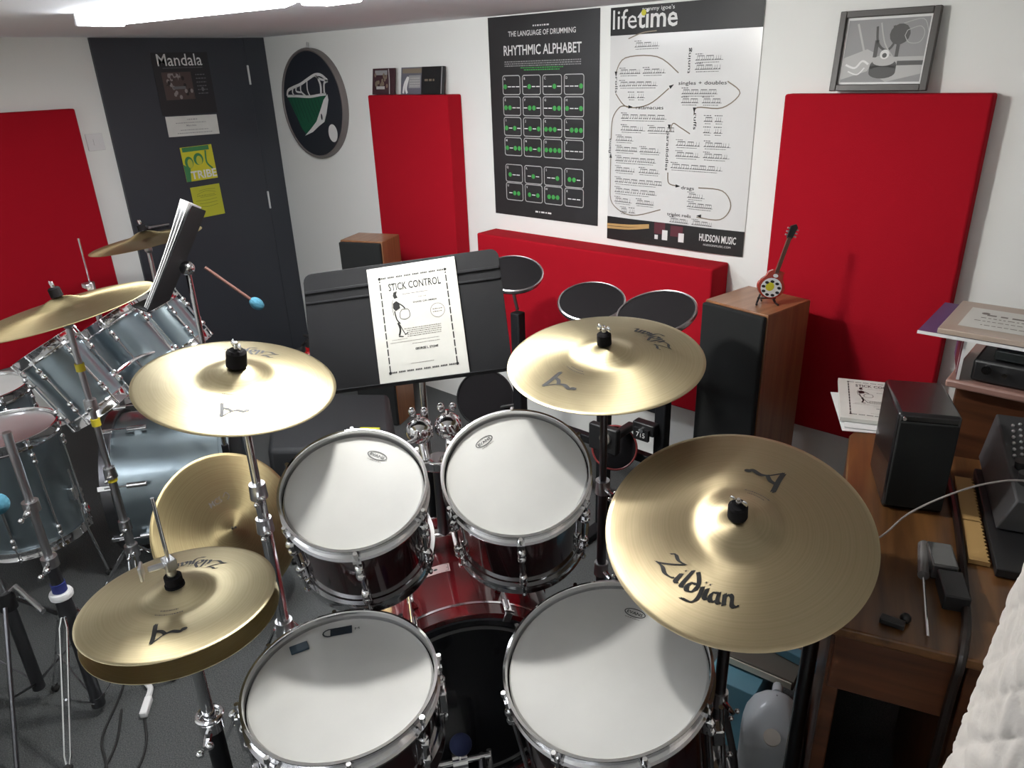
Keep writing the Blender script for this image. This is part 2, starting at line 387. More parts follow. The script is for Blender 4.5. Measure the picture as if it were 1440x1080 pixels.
# ------------------------------------------------------------------ posters on the back wall
def wallM(x, z, off=.0): return F4((x, YB-off, z), (1, 0, 0), (0, 0, 1))     # art x right, y up, faces the room
t = thing('wall_poster', 'black poster headed THE LANGUAGE OF DRUMMING, RHYTHMIC ALPHABET with green dots', 'poster', (-2.23, YB, 1.10))
X0, X1, Z0, Z1 = -2.539, -1.922, 1.104, 1.977
build(MB().box(((X0+X1)/2, YB-.001, (Z0+Z1)/2), (X1-X0, .002, Z1-Z0)), 'sheet', POSTK, t)
W_, H_ = X1-X0, Z1-Z0; a = Art(); M = wallM((X0+X1)/2, Z0, .0026)
a.text('RHYTHMIC ALPHABET', .00, H_*.818, .040, .435, bold=.012)
a.text('THE LANGUAGE OF DRUMMING', .00, H_*.905, .021, .375, bold=.01)
a.squig(-.045, .045, H_*.948, .006)
a.mat(1)
for k, y in enumerate((.787, .777, .767)): a.squig(-.215, .215, H_*y, .004)
a.mat(3)
for k, y in enumerate((.757, .747)): a.squig(-.12+.02*k, .12-.02*k, H_*y, .004)
pat = ['1000', '0100', '0010', '0001', '1100', '0110', '0011', '1001', '1010', '0101', '1110', '0111', '1011', '1101', '1111', '0000', '100', '010', '001', '110', '011', '101', '111', '000']
cols = [-.178, -.059, .059, .178]; rows = [.655, .552, .450, .348, .208, .110]
for k, p in enumerate(pat):
    cx, cy = cols[k % 4], rows[k//4]*H_+.018; a.mat(2)
    a.rrect(cx-.052, cy-.040, cx+.052, cy+.040, .010, .0035)
    a.mat(0); a.text('ABCDEFGHIJKLMNOPQRSTUVWX'[k], cx-.040, cy+.022, .010, bold=.01)
    n = len(p)
    for i, ch in enumerate(p):
        x = cx+(i-(n-1)/2)*.025
        a.mat(0); a.rect(x-.010, cy-.009, x+.010, cy-.005)
        if ch == '1': a.mat(3); a.disc(x, cy-.007, .0105, .0105, .0004, 12)
a.mat(0); a.squig(-.05, .05, .031, .007)
place_art(a, 'print', [WHITE, GREYM, GREYL, GREEN], t, M)

t = thing('wall_poster', 'white rudiment poster headed lifetime with drum notation and grey arrows', 'poster', (-1.546, YB, 1.055))
X0, X1, Z0, Z1 = -1.868, -1.229, 1.057, 1.972
# the sheet bellies slightly off the wall, so it catches the light
a = MB(); N = 24
def belly(u): return .004+.010*math.sin(PI*u)**2+.004*math.sin(3*PI*u)
for i in range(N+1):
    u = i/N; x = X0+(X1-X0)*u; b_ = belly(u)*1
    a.v += [Vector((x, YB-b_, Z0)), Vector((x, YB-b_, Z1)), Vector((x, YB-b_+.0015, Z0)), Vector((x, YB-b_+.0015, Z1))]
for i in range(N):
    q = 4*i; a.f += [[q, q+4, q+5, q+1], [q+2, q+3, q+7, q+6], [q, q+2, q+6, q+4], [q+1, q+5, q+7, q+3]]; a.m += [0]*4
a.f += [[0, 1, 3, 2], [4*N, 4*N+2, 4*N+3, 4*N+1]]; a.m += [0, 0]
build(a, 'sheet', POSTW, t, sharp=80)
W_, H_ = X1-X0, Z1-Z0; a = Art(); M = wallM(X0, Z0, 0)
lift = lambda x, y: belly(max(0, min(1, x/W_)))+.0012
for i in range(24): a.rect(W_*i/24, H_*.890, W_*(i+1)/24, H_); a.rect(W_*i/24, 0, W_*(i+1)/24, H_*.108)
a.mat(1)
a.text('life', .012, H_*.915, .070, .115, z=.0006, align='L'); a.text('time', .130, H_*.915, .070, .175, z=.0006, align='L', bold=.015)
a.text("tommy igoe's", .15, H_*.978, .014, .14, z=.0006, align='L')
a.mat(4); a.disc(.158, H_*.972, .011, .011, .0012)
a.mat(3)
for P in ([(.50*W_, .735*H_), (.35*W_, .80*H_), (.12*W_, .80*H_), (.05*W_, .745*H_)], [(.05*W_, .655*H_), (.14*W_, .60*H_), (.30*W_, .61*H_), (.44*W_, .675*H_)],
          [(.82*W_, .70*H_), (.90*W_, .655*H_), (.80*W_, .60*H_), (.64*W_, .60*H_), (.62*W_, .57*H_)], [(.60*W_, .495*H_), (.53*W_, .52*H_), (.48*W_, .535*H_), (.46*W_, .50*H_)],
          [(.46*W_, .33*H_), (.47*W_, .285*H_), (.53*W_, .275*H_)], [(.68*W_, .275*H_), (.84*W_, .27*H_), (.90*W_, .21*H_), (.84*W_, .15*H_), (.68*W_, .15*H_)],
          [(.42*W_, .165*H_), (.20*W_, .125*H_), (.04*W_, .17*H_), (.02*W_, .27*H_), (.02*W_, .38*H_)], [(.02*W_, .46*H_), (.03*W_, .55*H_), (.09*W_, .60*H_), (.16*W_, .60*H_)],
          [(.14*W_, .875*H_), (.24*W_, .895*H_), (.34*W_, .90*H_)]):
    a.line(P, .0042, .0002)
a.mat(0)
for x, y, r_ in ((.05, .738, -90), (.455, .683, 30), (.62, .592, -90), (.455, .522, -90), (.532, .275, 0), (.70, .156, 180), (.02, .385, 90), (.165, .60, 0)):
    A_ = R(r_); x *= W_; y *= H_; a.poly([(x+.014*math.cos(A_), y+.014*math.sin(A_)), (x+.010*math.cos(A_+2.4), y+.010*math.sin(A_+2.4)), (x+.010*math.cos(A_-2.4), y+.010*math.sin(A_-2.4))], .0004)
for tx, x, y, w_, rot in (('rolls', .045, .69, .06, -90), ('singles + doubles', .66, .695, .20, 0), ('ratamacues', .31, .598, .125, 0), ('ruffs', .62, .545, .06, -90),
                         ('paradiddles', .44, .42, .15, -90), ('drags', .605, .27, .058, 0), ('triplet rolls', .555, .15, .11, 0), ('flams', .02, .43, .06, 90), ('tuning', .575, .78, .09, 90)):
    a.text(tx, x*W_, y*H_-(.006 if rot == 0 else 0), .013, w_, .0004, R(rot), bold=.004)
a.mat(2)
def staffs(x0, x1, ys):
    for y in ys:
        n = random.choice((1, 2, 2)); L = (x1-x0)/n
        for k in range(n):
            a.staff((x0+k*L)*W_+.004, (x0+(k+random.uniform(.82, .97))*L)*W_, y*H_, .020, .0003)
            a.squig((x0+k*L)*W_+.004, (x0+k*L)*W_+.035, y*H_+.022, .003, .0003); a.squig((x0+k*L)*W_+.01, (x0+(k+.8)*L)*W_, y*H_-.007, .0025, .0003)
staffs(.07, .42, (.735, .685)); staffs(.14, .28, (.637,)); staffs(.52, .80, (.652, .617)); staffs(.09, .50, (.55, .50)); staffs(.05, .22, (.455,))
staffs(.05, .43, (.41, .365, .32)); staffs(.05, .46, (.27,)); staffs(.05, .40, (.225, .18)); staffs(.10, .24, (.135,)); staffs(.68, .82, (.545, .50))
staffs(.50, .88, (.445, .40)); staffs(.47, .88, (.35,)); staffs(.60, .74, (.23,)); staffs(.60, .82, (.19,)); staffs(.48, .80, (.115,)); staffs(.60, .80, (.78, .745)); staffs(.18, .40, (.84,))
a.mat(1); a.text('HUDSON MUSIC', .83*W_, .050*H_, .028, .155, .0006, bold=.02); a.text('HUDSONMUSIC.COM', .83*W_, .030*H_, .008, .115, .0006)
a.mat(5)
for k in range(2): a.line([(.0, .055*H_+k*.012), (.18*W_, .062*H_+k*.012), (.34*W_, .080*H_+k*.008)], .010, .0006)
a.mat(6); a.rect(.38*W_, .055*H_, .46*W_, .108*H_, .0008); a.rect(.50*W_, .052*H_, .59*W_, .10*H_, .0008)
a.mat(1); a.rect(.44*W_, .030*H_, .48*W_, .075*H_, .001); a.rect(.56*W_, .03*H_, .60*W_, .07*H_, .001); a.rect(.385*W_, .03*H_, .41*W_, .05*H_, .001)
place_art(a, 'print', [INK, WHITE, mat('notation_ink', (.15, .15, .15), .5), TAUPE, YEL, TAN, MAROON], t, M, lift)

# framed photograph standing on the big red panel
fx, fz = -.812, 1.662
Mf = F4((fx, YB-.035, fz), (1, 0, 0), (0, .09, 1))
t = thing('picture_frame', 'dark framed black and white photograph of drum hardware on top of red panel', 'picture', (fx, YB-.035, fz))
a = MB(); w2, h2, b_ = .147, .238, .020
for c, dd in (((-w2+b_/2, h2/2, .008), (b_, h2, .022)), ((w2-b_/2, h2/2, .008), (b_, h2, .022)), ((0, b_/2, .008), (2*w2-2*b_, b_, .022)), ((0, h2-b_/2, .008), (2*w2-2*b_, b_, .022))): a.box(c, dd)
build(a, 'frame', mat('frame_dark', (.055, .05, .045), .45), t, M=Mf, bevel=.002)
build(MB().box((0, h2/2, .002), (2*w2-2*b_, h2-2*b_, .004)), 'photograph', GREYM, t, M=Mf)
a = Art(); a.rect(-.127, .020, .127, .218, 0); a.mat(1); a.rect(-.120, .027, .120, .211, .0003)
a.mat(2); a.poly([(-.12, .10), (-.05, .125), (-.02, .11), (-.04, .06), (-.12, .035)], .0005); a.poly([(.02, .027), (.12, .05), (.12, .10), (.03, .10), (-.02, .05)], .0005)
a.mat(3); a.disc(.005, .075, .040, .022, .0007); a.rect(-.035, .055, .045, .075, .0007); a.disc(.005, .055, .040, .018, .0008); a.disc(.04, .165, .03, .03, .0005, 14)
a.mat(2); a.disc(.005, .09, .034, .016, .0009); a.line([(.06, .175), (.095, .185), (.11, .165), (.10, .14), (.07, .14), (.055, .16)], .002, .0008, closed=True)
a.line([(.045, .195), (.10, .205), (.12, .17)], .002, .0008); a.line([(-.09, .20), (-.06, .12)], .006, .0006, sm=False); a.line([(-.02, .20), (.0, .14), (.03, .10)], .004, .0010)
a.mat(3); a.line([(-.03, .19), (-.02, .14), (.01, .12), (.03, .15), (.02, .19)], .007, .0009); a.rect(-.03, .10, -.018, .15, .0009); a.rect(.035, .10, .045, .15, .0009); a.rect(.045, .075, .12, .088, .0009)
a.mat(0); a.disc(.005, .108, .014, .014, .0012); a.line([(-.11, .08), (-.08, .07), (-.06, .09), (-.04, .08)], .006, .0008); a.line([(-.1, .06), (-.07, .05), (-.05, .07)], .004, .0008)
a.mat(3); a.disc(.005, .105, .007, .007, .0014)
place_art(a, 'print', [WHITE, GREYM, GREYL, mat('grey_ink_dark', (.09, .09, .088), .6)], t, Mf @ Matrix.Translation((0, 0, .0045)))

# round plaque with a white skull drawing
pcx, pcz, pr = -3.940, 1.604, .302
t = thing('wall_plaque', 'round dark wall plaque with a white animal skull drawing and green brushwork', 'plaque', (pcx, YB, pcz))
Mp = wallM(pcx, pcz)
build(MB().lathe([(pr-.016, .0), (pr, .0), (pr+.002, .028), (pr-.003, .038), (pr-.012, .038), (pr-.016, .032)], 72, closed=True), 'rim', mat('plaque_rim', (.17, .15, .145), .5), t, M=Mp)
build(MB().lathe([(pr-.014, .0), (pr-.014, .032)], 72, cap=True), 'face', mat('plaque_face', (.018, .022, .032), .4), t, M=Mp)
build(MB().cyl((0, pr-.02, .02), (0, pr+.03, .01), .006), 'hook', STEEL, t, M=Mp)
a = Art(); z = 0
def q(px, py): return ((px-262)/240*pr*.97, (540-py)/440*pr*.97)    # sketch grid
a.mat(1); a.poly([q(62, 480), q(385, 455), q(335, 580), q(300, 660), q(180, 790), q(150, 750), q(110, 620)], 0)
a.mat(3)
for k in range(9): x = 90+k*28; a.line([q(x, 485), q(x+15, 560), q(x+40+k, 640+((k*37) % 60))], .006, .0006)
a.mat(0)
a.line([q(62, 470), q(75, 425), q(120, 400), q(190, 372), q(250, 335), q(315, 300), q(365, 305), q(410, 350)], .016, .001)
a.line([q(62, 470), q(140, 470), q(250, 475), q(330, 462), q(385, 455)], .014, .001)
a.line([q(410, 350), q(380, 370), q(372, 455)], .014, .001); a.line([q(330, 310), q(350, 380), q(345, 455)], .016, .001)
a.line([q(190, 375), q(185, 430), q(220, 470)], .010, .001); a.line([q(245, 345), q(240, 420), q(255, 472)], .010, .001)
a.line([q(120, 402), q(112, 440), q(125, 470)], .012, .001); a.line([q(150, 395), q(145, 430), q(185, 440)], .010, .001); a.line([q(315, 305), q(355, 335), q(400, 348)], .012, .001)
a.poly([q(395, 455), q(398, 500), q(370, 610), q(345, 680), q(300, 715), q(240, 770), q(168, 806), q(230, 740), q(280, 680), q(330, 570), q(360, 500)], .001)
a.disc(*q(402, 772), .043, .049, .001, 28)
a.mat(2); a.disc(*q(328, 640), .008, .018, .0016, 14)
place_art(a, 'drawing', [WHITE, DGREEN, mat('plaque_face2', (.018, .022, .032), .4), mat('brush_dark', (.006, .05, .03), .6)], t, Mp @ Matrix.Translation((0, 0, .0326)))

# small cards leaning on the wall on top of the narrow red panel
def card(label, x0, x1, yoff, base, draw, th=.006):
    cw = x1-x0; M = F4(((x0+x1)/2, YB-yoff, 1.657), (1, 0, 0), (0, .16, 1)); t = thing('record_sleeve', label, 'sleeve', ((x0+x1)/2, YB-yoff, 1.657), group='cards on the narrow red panel')
    build(MB().box((0, .064, .003), (cw, .128, th)), 'cover', base, t, M=M, bevel=.0006); a = Art(); draw(a, cw/2)
    place_art(a, 'print', [WHITE, MAROON, GREYM, TAUPE, GREYL], t, M @ Matrix.Translation((0, 0, .003+th/2+.0003)))
def dr1(a, w_):
    a.mat(2); a.rect(-w_+.02, .095, w_-.06, .118); a.mat(3)
    for k in range(16): a.disc(random.uniform(-w_+.02, w_-.06), random.uniform(.03, .10), .008, .011, .0003, 8)
    a.mat(4); a.rect(-.055, .026, .012, .040, .0006); a.line([(w_-.05, .125), (w_-.042, .07), (w_-.038, .002)], .006, .0006)
def dr2(a, w_):
    a.mat(3); a.rect(-w_+.01, .10, w_-.004, .122); a.mat(2); a.rect(-w_+.06, .03, w_-.01, .09, .0002)
    a.mat(0); a.line([(-w_+.02, .005), (-w_+.03, .05), (-w_+.055, .08), (-w_+.04, .03), (-w_+.05, .005)], .014, .0004)
    for k in range(4): a.mat(4); a.squig(-.01, w_-.015, .04+.012*k, .004, .0006)
def dr3(a, w_): a.mat(3); a.squig(-.055, .015, .066, .010); a.mat(2); a.rect(w_-.014, .002, w_-.008, .126, .0002)
card('small maroon record sleeve with a pale band on the narrow red panel, leftmost', -3.360, -3.180, .040, mat('sleeve_maroon', (.06, .025, .032), .4), dr1)
card('small grey and blue printed sleeve in the middle on the narrow red panel', -3.130, -2.972, .040, mat('sleeve_blue', (.13, .13, .16), .4), dr2)
card('small plain black sleeve with a gold word on the narrow red panel', -2.968, -2.812, .044, mat('sleeve_black', (.012, .013, .014), .4), dr3, .012)

# papers on the black door
def doorM(y, z, off=.026): return F4((XL+off, y, z), (0, 1, 0), (0, 0, 1))
def door_card(name, label, cat, y0, y1, z0, z1, m, skew=0, inks=None, draw=None):
    M = doorM((y0+y1)/2, z0) @ Matrix.Rotation(skew, 4, 'Z'); t = thing(name, label, cat, (XL+.025, (y0+y1)/2, z0))
    build(MB().box((0, (z1-z0)/2, 0), (y1-y0, z1-z0, .002)), 'sheet', m, t, M=M); a = Art(); draw(a, (y1-y0)/2, z1-z0)
    place_art(a, 'print', inks, t, M @ Matrix.Translation((0, 0, .0014)))
def dm(a, w_, h):
    # thin serif style title
    a.text('Mandala', -.005, h*.79, .062, .26, bold=.002); a.mat(3); a.squig(-.11, .12, h*.755, .003)
    a.mat(1); a.rect(-.125, .08, .045, h*.69); a.mat(2); a.rect(-.09, h*.60, -.02, h*.67, .0003)
    for k in range(34):
        a.mat(random.choice((1, 2, 4))); a.disc(random.uniform(-.115, .035), random.uniform(.09, h*.66), .009, .012, .0004+.00001*k, 7)
    a.mat(3); a.rect(-.075, .135, .0, .150, .001)
    for k in range(6): a.squig(.07, .13, h*.64-k*.02, .005)
    a.disc(.10, .13, .008, .012)
door_card('gig_poster', 'dark poster titled Mandala at the top of the black door', 'poster', 2.015, 2.345, 1.580, 1.905, mat('poster_charcoal', (.020, .020, .023), .5), 0,
          [WHITE, mat('photo_brown', (.075, .050, .046), .5), mat('photo_grey', (.28, .25, .24), .5), mat('print_grey', (.14, .14, .15), .5), mat('photo_dark', (.02, .014, .014), .5)], dm)
def dn(a, w_, h):
    a.squig(-.03, .03, h*.82, .005); a.squig(-.10, .08, h*.66, .004); a.text('Mandala', -.01, h*.48, .010, .06, bold=.01); a.squig(-.08, .09, h*.30, .004); a.squig(-.10, .11, h*.15, .004)
door_card('notice', 'white printed notice strip on the black door under the dark poster', 'notice', 2.026, 2.334, 1.463, 1.572, PAPER, R(-1), [GREYM], dn)
def dy(a, w_, h):
    a.mat(0); a.rect(-w_+.01, h*.86, w_-.02, h*.99); a.disc(-.06, h*.55, .026, .034, .0002); a.disc(.0, h*.62, .030, .034, .0002); a.poly([(-w_, .0), (-.07, .0), (-.06, .07), (-w_, .10)], .0001)
    a.line([(w_-.045, h*.85), (w_-.05, h*.5), (w_-.02, h*.3)], .010, .0002); a.mat(2); a.disc(-.055, h*.52, .016, .026, .0004); a.disc(.003, h*.58, .018, .026, .0004)
    a.mat(1); a.text('TRIBE', .015, h*.06, .044, .16, .0006, bold=.02)
door_card('flyer', 'yellow and green flyer with two faces and white lettering on black door', 'flyer', 2.078, 2.272, 1.212, 1.405, YEL, R(1), [mat('flyer_green', (.05, .22, .08), .5), WHITE, mat('flyer_yellow', (.50, .52, .05), .5)], dy)
def dz(a, w_, h):
    for k in range(6): a.line([(-.06+random.uniform(-.02, .02), h*(.85-.1*k)), (0, h*(.82-.09*k)+random.uniform(-.02, .02)), (.06, h*(.86-.1*k))], .003)
    a.squig(-.06, .05, h*.7, .005)
door_card('flyer', 'plain yellow flyer with faint pencil lines, lowest on the black door', 'flyer', 2.092, 2.276, .997, 1.178, mat('flyer_plain', (.50, .50, .035), .5), R(1), [mat('faint_green', (.26, .30, .03), .6)], dz)

# ------------------------------------------------------------------ speakers
def speaker(label, FL, ang, wd, dp, h):
    """floor standing cabinet: FL front left corner, ang of the front edge"""
    u = Vector((math.cos(ang), math.sin(ang), 0)); v = Vector((-u.y, u.x, 0)); c = Vector((FL[0], FL[1], 0))+u*wd/2+v*dp/2
    T = Matrix((( u.x, v.x, 0), (u.y, v.y, 0), (0, 0, 1))); t = thing('tower_speaker', label, 'speaker', c, T, group='wooden tower speakers')
    M = things_loc(c, T)
    build(MB().box((0, .008, h/2), (wd, dp-.016, h)), 'cabinet', [VENEER], t, M=M, bevel=.002)
    build(MB().box((0, .008, h+.0008), (wd-.004, dp-.020, .0016)), 'top_veneer', VENTOP, t, M=M)
    build(MB().box((0, -dp/2+.004, h/2), (wd-.006, .024, h-.008)), 'grille', GRILLE, t, M=M, bevel=.006)
    build(MB().box((0, .01, .005), (wd-.03, dp-.05, .01)), 'plinth', BLACK, t, M=M)
speaker('tall wooden tower speaker with black front, miniature guitar standing on its top', (-1.164, 2.297), R(-10.5), .252, .262, 1.0)
speaker('wooden speaker with black front seen behind the music stand by the corner', (-3.10, 2.175), R(22), .235, .20, 1.0)

# miniature guitar and its stand on the tower speaker
gp = Vector((-.975, 2.385, 1.0017))
t = thing('guitar_display_stand', 'tiny black A-shaped stand holding the miniature guitar on the speaker', 'stand', gp)
gd = Matrix.Rotation(R(32), 3, 'Z')
def G(x, y, z): return gp+gd @ Vector((x, y, z))
build(MB().tube([G(-.035, -.03, .004), G(-.03, -.005, .004), G(0, .04, .075)], .0035, 6).tube([G(.035, -.03, .004), G(.03, -.005, .004), G(0, .04, .075)], .0035, 6), 'frame', BLACK, t)
build(MB().tube([G(0, .04, .075), G(0, .075, .003)], .0035, 6), 'back_leg', BLACK, t)
build(MB().tube([G(-.03, -.005, .02), G(.03, -.005, .02)], .003, 6).tube([G(-.02, -.005, .02), G(-.02, -.03, .018)], .003, 6).tube([G(.02, -.005, .02), G(.02, -.03, .018)], .003, 6), 'cradle', BLACK, t)
t = thing('miniature_guitar', 'miniature electric guitar with red sunburst body on top of the tower speaker', 'guitar', G(0, -.018, .03))
Mg = F4(G(-.004, -.024, .022), Vector((.742, .671, -.30)), Vector((.742*.30-.06, .671*.30+.07, 1))) @ Matrix.Diagonal((1.45, 1.22, 1.3, 1))
out = []
for i in range(36):
    g = 2*PI*i/36; x, y = math.cos(g), math.sin(g); r_ = .033
    wv = 1.0-.20*math.exp(-((y-.42)/.28)**2) ; px, py = x*r_*wv*(1 if y < .4 else .86), .040+y*(.036 if y < 0 else .044)
    out.append((px, py))
out[7:9] = [(.016, .072), (.020, .082)]
build(MB().prism(out, -.006, .004), 'body', mat('guitar_red', (.35, .03, .015), .2, coat=1), t, M=Mg, bevel=.002)
a = Art(); a.disc(0, .034, .025, .027, 0); a.mat(1); a.disc(-.004, .036, .010, .012, .0004)
a.mat(2)
for k in range(9): a.disc(.019*math.cos(k*.7+1), .032+.019*math.sin(k*.7+1), .005, .004, .0006, 7)
a.mat(0); a.disc(.0, .068, .006, .005, .0004)
place_art(a, 'body_artwork', [PAPERW, YEL, INK], t, Mg @ Matrix.Translation((0, 0, .0044)))
build(MB().box((0, .125, .003), (.0085, .10, .006)), 'neck', mat('fretboard', (.10, .045, .03), .5), t, M=Mg)
build(MB().prism([(-.006, .172), (.006, .172), (.010, .205), (.004, .212), (-.006, .205)], -.002, .005), 'headstock', BLACK, t, M=Mg)
a = MB()
for k in range(3): a.cyl((.007, .180+.009*k, .002), (.014, .180+.009*k, .002), .0022, n=8); a.cyl((-.007, .180+.009*k, .002), (-.012, .180+.009*k, .002), .0022, n=8)
build(a, 'tuning_pegs', STEEL, t, M=Mg)

# ------------------------------------------------------------------ cymbals
def cymbal_profile(Rr, bow, bell, bh):
    def z(r):
        base = bow*(1-(r/Rr)**1.7)
        if r < bell*1.5:
            k = r/(bell*1.5); base += bh*.5*(1+math.cos(PI*min(1, k**1.15)))
        return base
    return z
def cymbal(label, c, n, Rr, bow=.020, bell=.058, bh=.022, m=None, logos=(), flip=False, group=None, az=0, name='cymbal'):
    z = cymbal_profile(Rr, bow, bell, bh); T = frame_of(n); M = things_loc(c, T)
    if flip: M = M @ Matrix.Scale(-1, 4, (0, 0, 1))
    rs = [.006]+[bell*1.5*k/14 for k in range(1, 15)]+[bell*1.5+(Rr-bell*1.5)*k/16 for k in range(1, 17)]
    P = [(r, z(r)) for r in rs]+[(Rr+.0004, -.0004)]+[(r, z(r)-.0014) for r in reversed(rs)]
    t = thing(name, label, 'cymbal', c, T, group)
    o = build(MB().lathe(P, 120, closed=True), 'bronze_disc', m or BRONZE, t, M=M, sharp=60)
    for kind, ang, rad, sz in logos:
        a = Art(); g = R(ang)
        if kind == 'Z':    # word, tops towards the centre, reads anticlockwise
            nib(a, ZIL, -3.6, -.8, sz/7.2, 0, .40, 38)
            # bend the word round the disc
            for v in a.v:
                th = g+v.x/rad; rr = rad-v.y; v.x, v.y = rr*math.cos(th), rr*math.sin(th)
            nm = 'name_print'
        else:
            nib(a, ALG, -.6, -1.2, sz/2.2, 0, .30, 55)
            a.disc(-1.6*sz/2.2, -.12*sz/2.2, .26*sz/2.2, .16*sz/2.2, 0, 10)
            a.mat(1)
            for k in range(2): a.squig(-.045+.012*k, .045-.012*k, -.062*sz/.06*.6-.008*k-.018, .0022)
            for v in a.v:
                th = g-v.x/rad; rr = rad+v.y; v.x, v.y = rr*math.cos(th), rr*math.sin(th)
            nm = 'letter_print'
        Mz = z
        place_art(a, nm, [INK, INKG], t, M, lambda x, y: z(math.hypot(x, y))+.0007)
    return t, T, z

def sleeve(stand, c, T, h, big=1.0):
    """felt, sleeve and wing nut that hold a cymbal on its stand"""
    M = things_loc(c, T)
    build(MB().lathe([(.004, h-.010), (.016*big, h-.010), (.016*big, h-.004), (.004, h-.004)], 24, closed=True), 'felt', FELT, stand, M=M)
    build(MB().lathe([(.003, h+.002), (.017*big, h+.002), (.0165*big, h+.026*big), (.012*big, h+.030*big), (.003, h+.030*big)], 24, closed=True), 'felt', FELT, stand, M=M)
    zt = h+.030*big
    w_ = build(MB().cyl((0, 0, zt-.02), (0, 0, zt+.012), .006, .005, 10).ball((.012, 0, zt+.011), .006, n=8, k=6, sc=(1.1, .5, 1.4)).ball((-.012, 0, zt+.011), .006, n=8, k=6, sc=(1.1, .5, 1.4)), 'wing_nut', CHROME, stand, M=M)
    build(MB().cyl((0, 0, h-.05), (0, 0, zt+.018), .0035, n=8), 'threaded_rod', CHROME, stand, M=M)

def wing(mb, p, d, s=1.0):
    p = Vector(p); d = Vector(d).normalized(); t = d.orthogonal().normalized()
    mb.cyl(p, p+d*.016*s, .0055*s, .0045*s, 8); mb.ball(p+d*.018*s+t*.010*s, .006*s, n=8, k=6); mb.ball(p+d*.018*s-t*.010*s, .006*s, n=8, k=6)

def legs(t, x, y, hub, low, spread, rot, double=True, m=CHROME, r=.0035, foot=True, n=3, fz=.012):
    for k in range(n):
        g = R(rot+120*k); d = Vector((math.cos(g), math.sin(g), 0)); s = Vector((-d.y, d.x, 0)); o = Vector((x, y, 0))
        top = o+d*.024+Vector((0, 0, hub)); ft = o+d*spread+Vector((0, 0, fz)); mid = top.lerp(ft, .55)
        lm = MB()
        for sg in ((1, -1) if double else (0,)):
            off = s*.009*sg
            if double: lm.tube([top+s*.004*sg, top.lerp(ft, .07)+off*1.15, top.lerp(ft, .5)+off, top.lerp(ft, .92)+off*.95, ft+s*.003*sg], r, 6)
            else: lm.tube([top, ft], r*1.9, 8)
        leg = build(lm, 'leg', m, t)
        bm_ = MB().tube([o+d*.018+Vector((0, 0, low)), mid], r*1.1, 6); build(bm_, 'brace', m, leg)
        if foot: build(MB().ball(ft, .013, n=10, k=8, sc=(1, 1, .9)), 'rubber_foot', RUBBER, leg)

def cymbal_stand(label, x, y, c, T, hub=.42, low=.14, spread=.30, rot=20, joints=(.62, .86), m=CHROME, big=1.0, h=.042, lean=None, group='cymbal stands', tops=None):
    t = thing('cymbal_stand', label, 'stand', (x, y, 0), group=group)
    axis = T @ Vector((0, 0, 1)); top = Vector(c)+axis*(h-.05); tilt = Vector((x, y, top.z-.03)) if lean is None else Vector(lean)
    base = Vector((x, y, 0)); J = sorted(joints)
    z0 = .10; rr = [.0145, .0125, .0095]
    pts = [z0]+list(J)+[tilt.z]
    def P(z):
        if tilt.z == z0: return base
        k = (z-z0)/(tilt.z-z0); return Vector((x+(tilt.x-x)*k, y+(tilt.y-y)*k, z))
    for i in range(len(pts)-1): build(MB().cyl(P(pts[i]), P(pts[i+1]), rr[min(i, 2)], n=16), 'tube', m, t)
    for z in J:
        p = P(z); a = MB().cyl(p-Vector((0, 0, .018)), p+Vector((0, 0, .018)), .020, .018, 16)
        jo = build(a, 'height_clamp', STEEL, t); a = MB(); a.cyl(p, p+Vector((.034, -.018, 0)), .006, n=8); wing(a, p+Vector((.030, -.016, 0)), (1, -.5, 0)); build(a, 'wing_screw', CHROME, jo)
    a = MB().cyl((x, y, hub-.022), (x, y, hub+.022), .023, .021, 16)
    jo = build(a, 'leg_collar', STEEL, t); a = MB(); wing(a, (x+.018, y-.010, hub), (1, -.5, 0), 1.2); build(a, 'wing_screw', CHROME, jo)
    build(MB().cyl((x, y, low-.02), (x, y, low+.02), .020, n=14), 'brace_collar', STEEL, t)
    build(MB().ball(tilt, .017, n=12, k=8, sc=(1, 1, 1.1)).cyl(tilt, top, .006, n=10), 'tilter', STEEL, t)
    legs(t, x, y, hub, low, spread, rot)
    sleeve(t, c, T, h, big)
    return t

cl = (-1.398, .682, 1.182)
_, T, z = cymbal('pale bronze crash cymbal mounted left of the music stand, brand name upside down', cl, (.192, .057, .98), .2035, logos=(('Z', 136, .132, .112), ('A', -37, .132, .048)), group='cymbals of the red drum kit')
cymbal_stand('chrome stand carrying the left crash cymbal beside the left tom', -1.398, .682, cl, T, hub=.53, low=.22, rot=113, joints=(.83, .92), big=1.25, h=z(0))
cr = (-.915, 1.337, 1.140)
_, T, z = cymbal('bronze crash cymbal mounted above the right tom, in front of two round pads', cr, (.047, -.142, .989), .2286, logos=(('Z', 70, .142, .130), ('A', -99, .158, .066)), group='cymbals of the red drum kit')
cymbal_stand('dark chrome stand carrying the right crash cymbal behind the right tom', -.915, 1.337, cr, T, hub=.40, rot=53, joints=(.55, .80), m=DKSTEEL, big=1.0, h=z(0))
rd = (-.493, 1.181, .934)
_, T, z = cymbal('largest bronze ride cymbal over the right floor tom, brand name reading upright', rd, (.115, -.328, .938), .254, bow=.022, bell=.064, bh=.022, logos=(('Z', -92, .158, .160), ('A', 88, .145, .066)), group='cymbals of the red drum kit', m=BRONZER)
cymbal_stand('dark stand under the large ride cymbal beside the floor tom', -.493, 1.181, rd, T, hub=.36, rot=100, joints=(.50, .72), m=DKSTEEL, big=1.12, h=z(0), spread=.18)
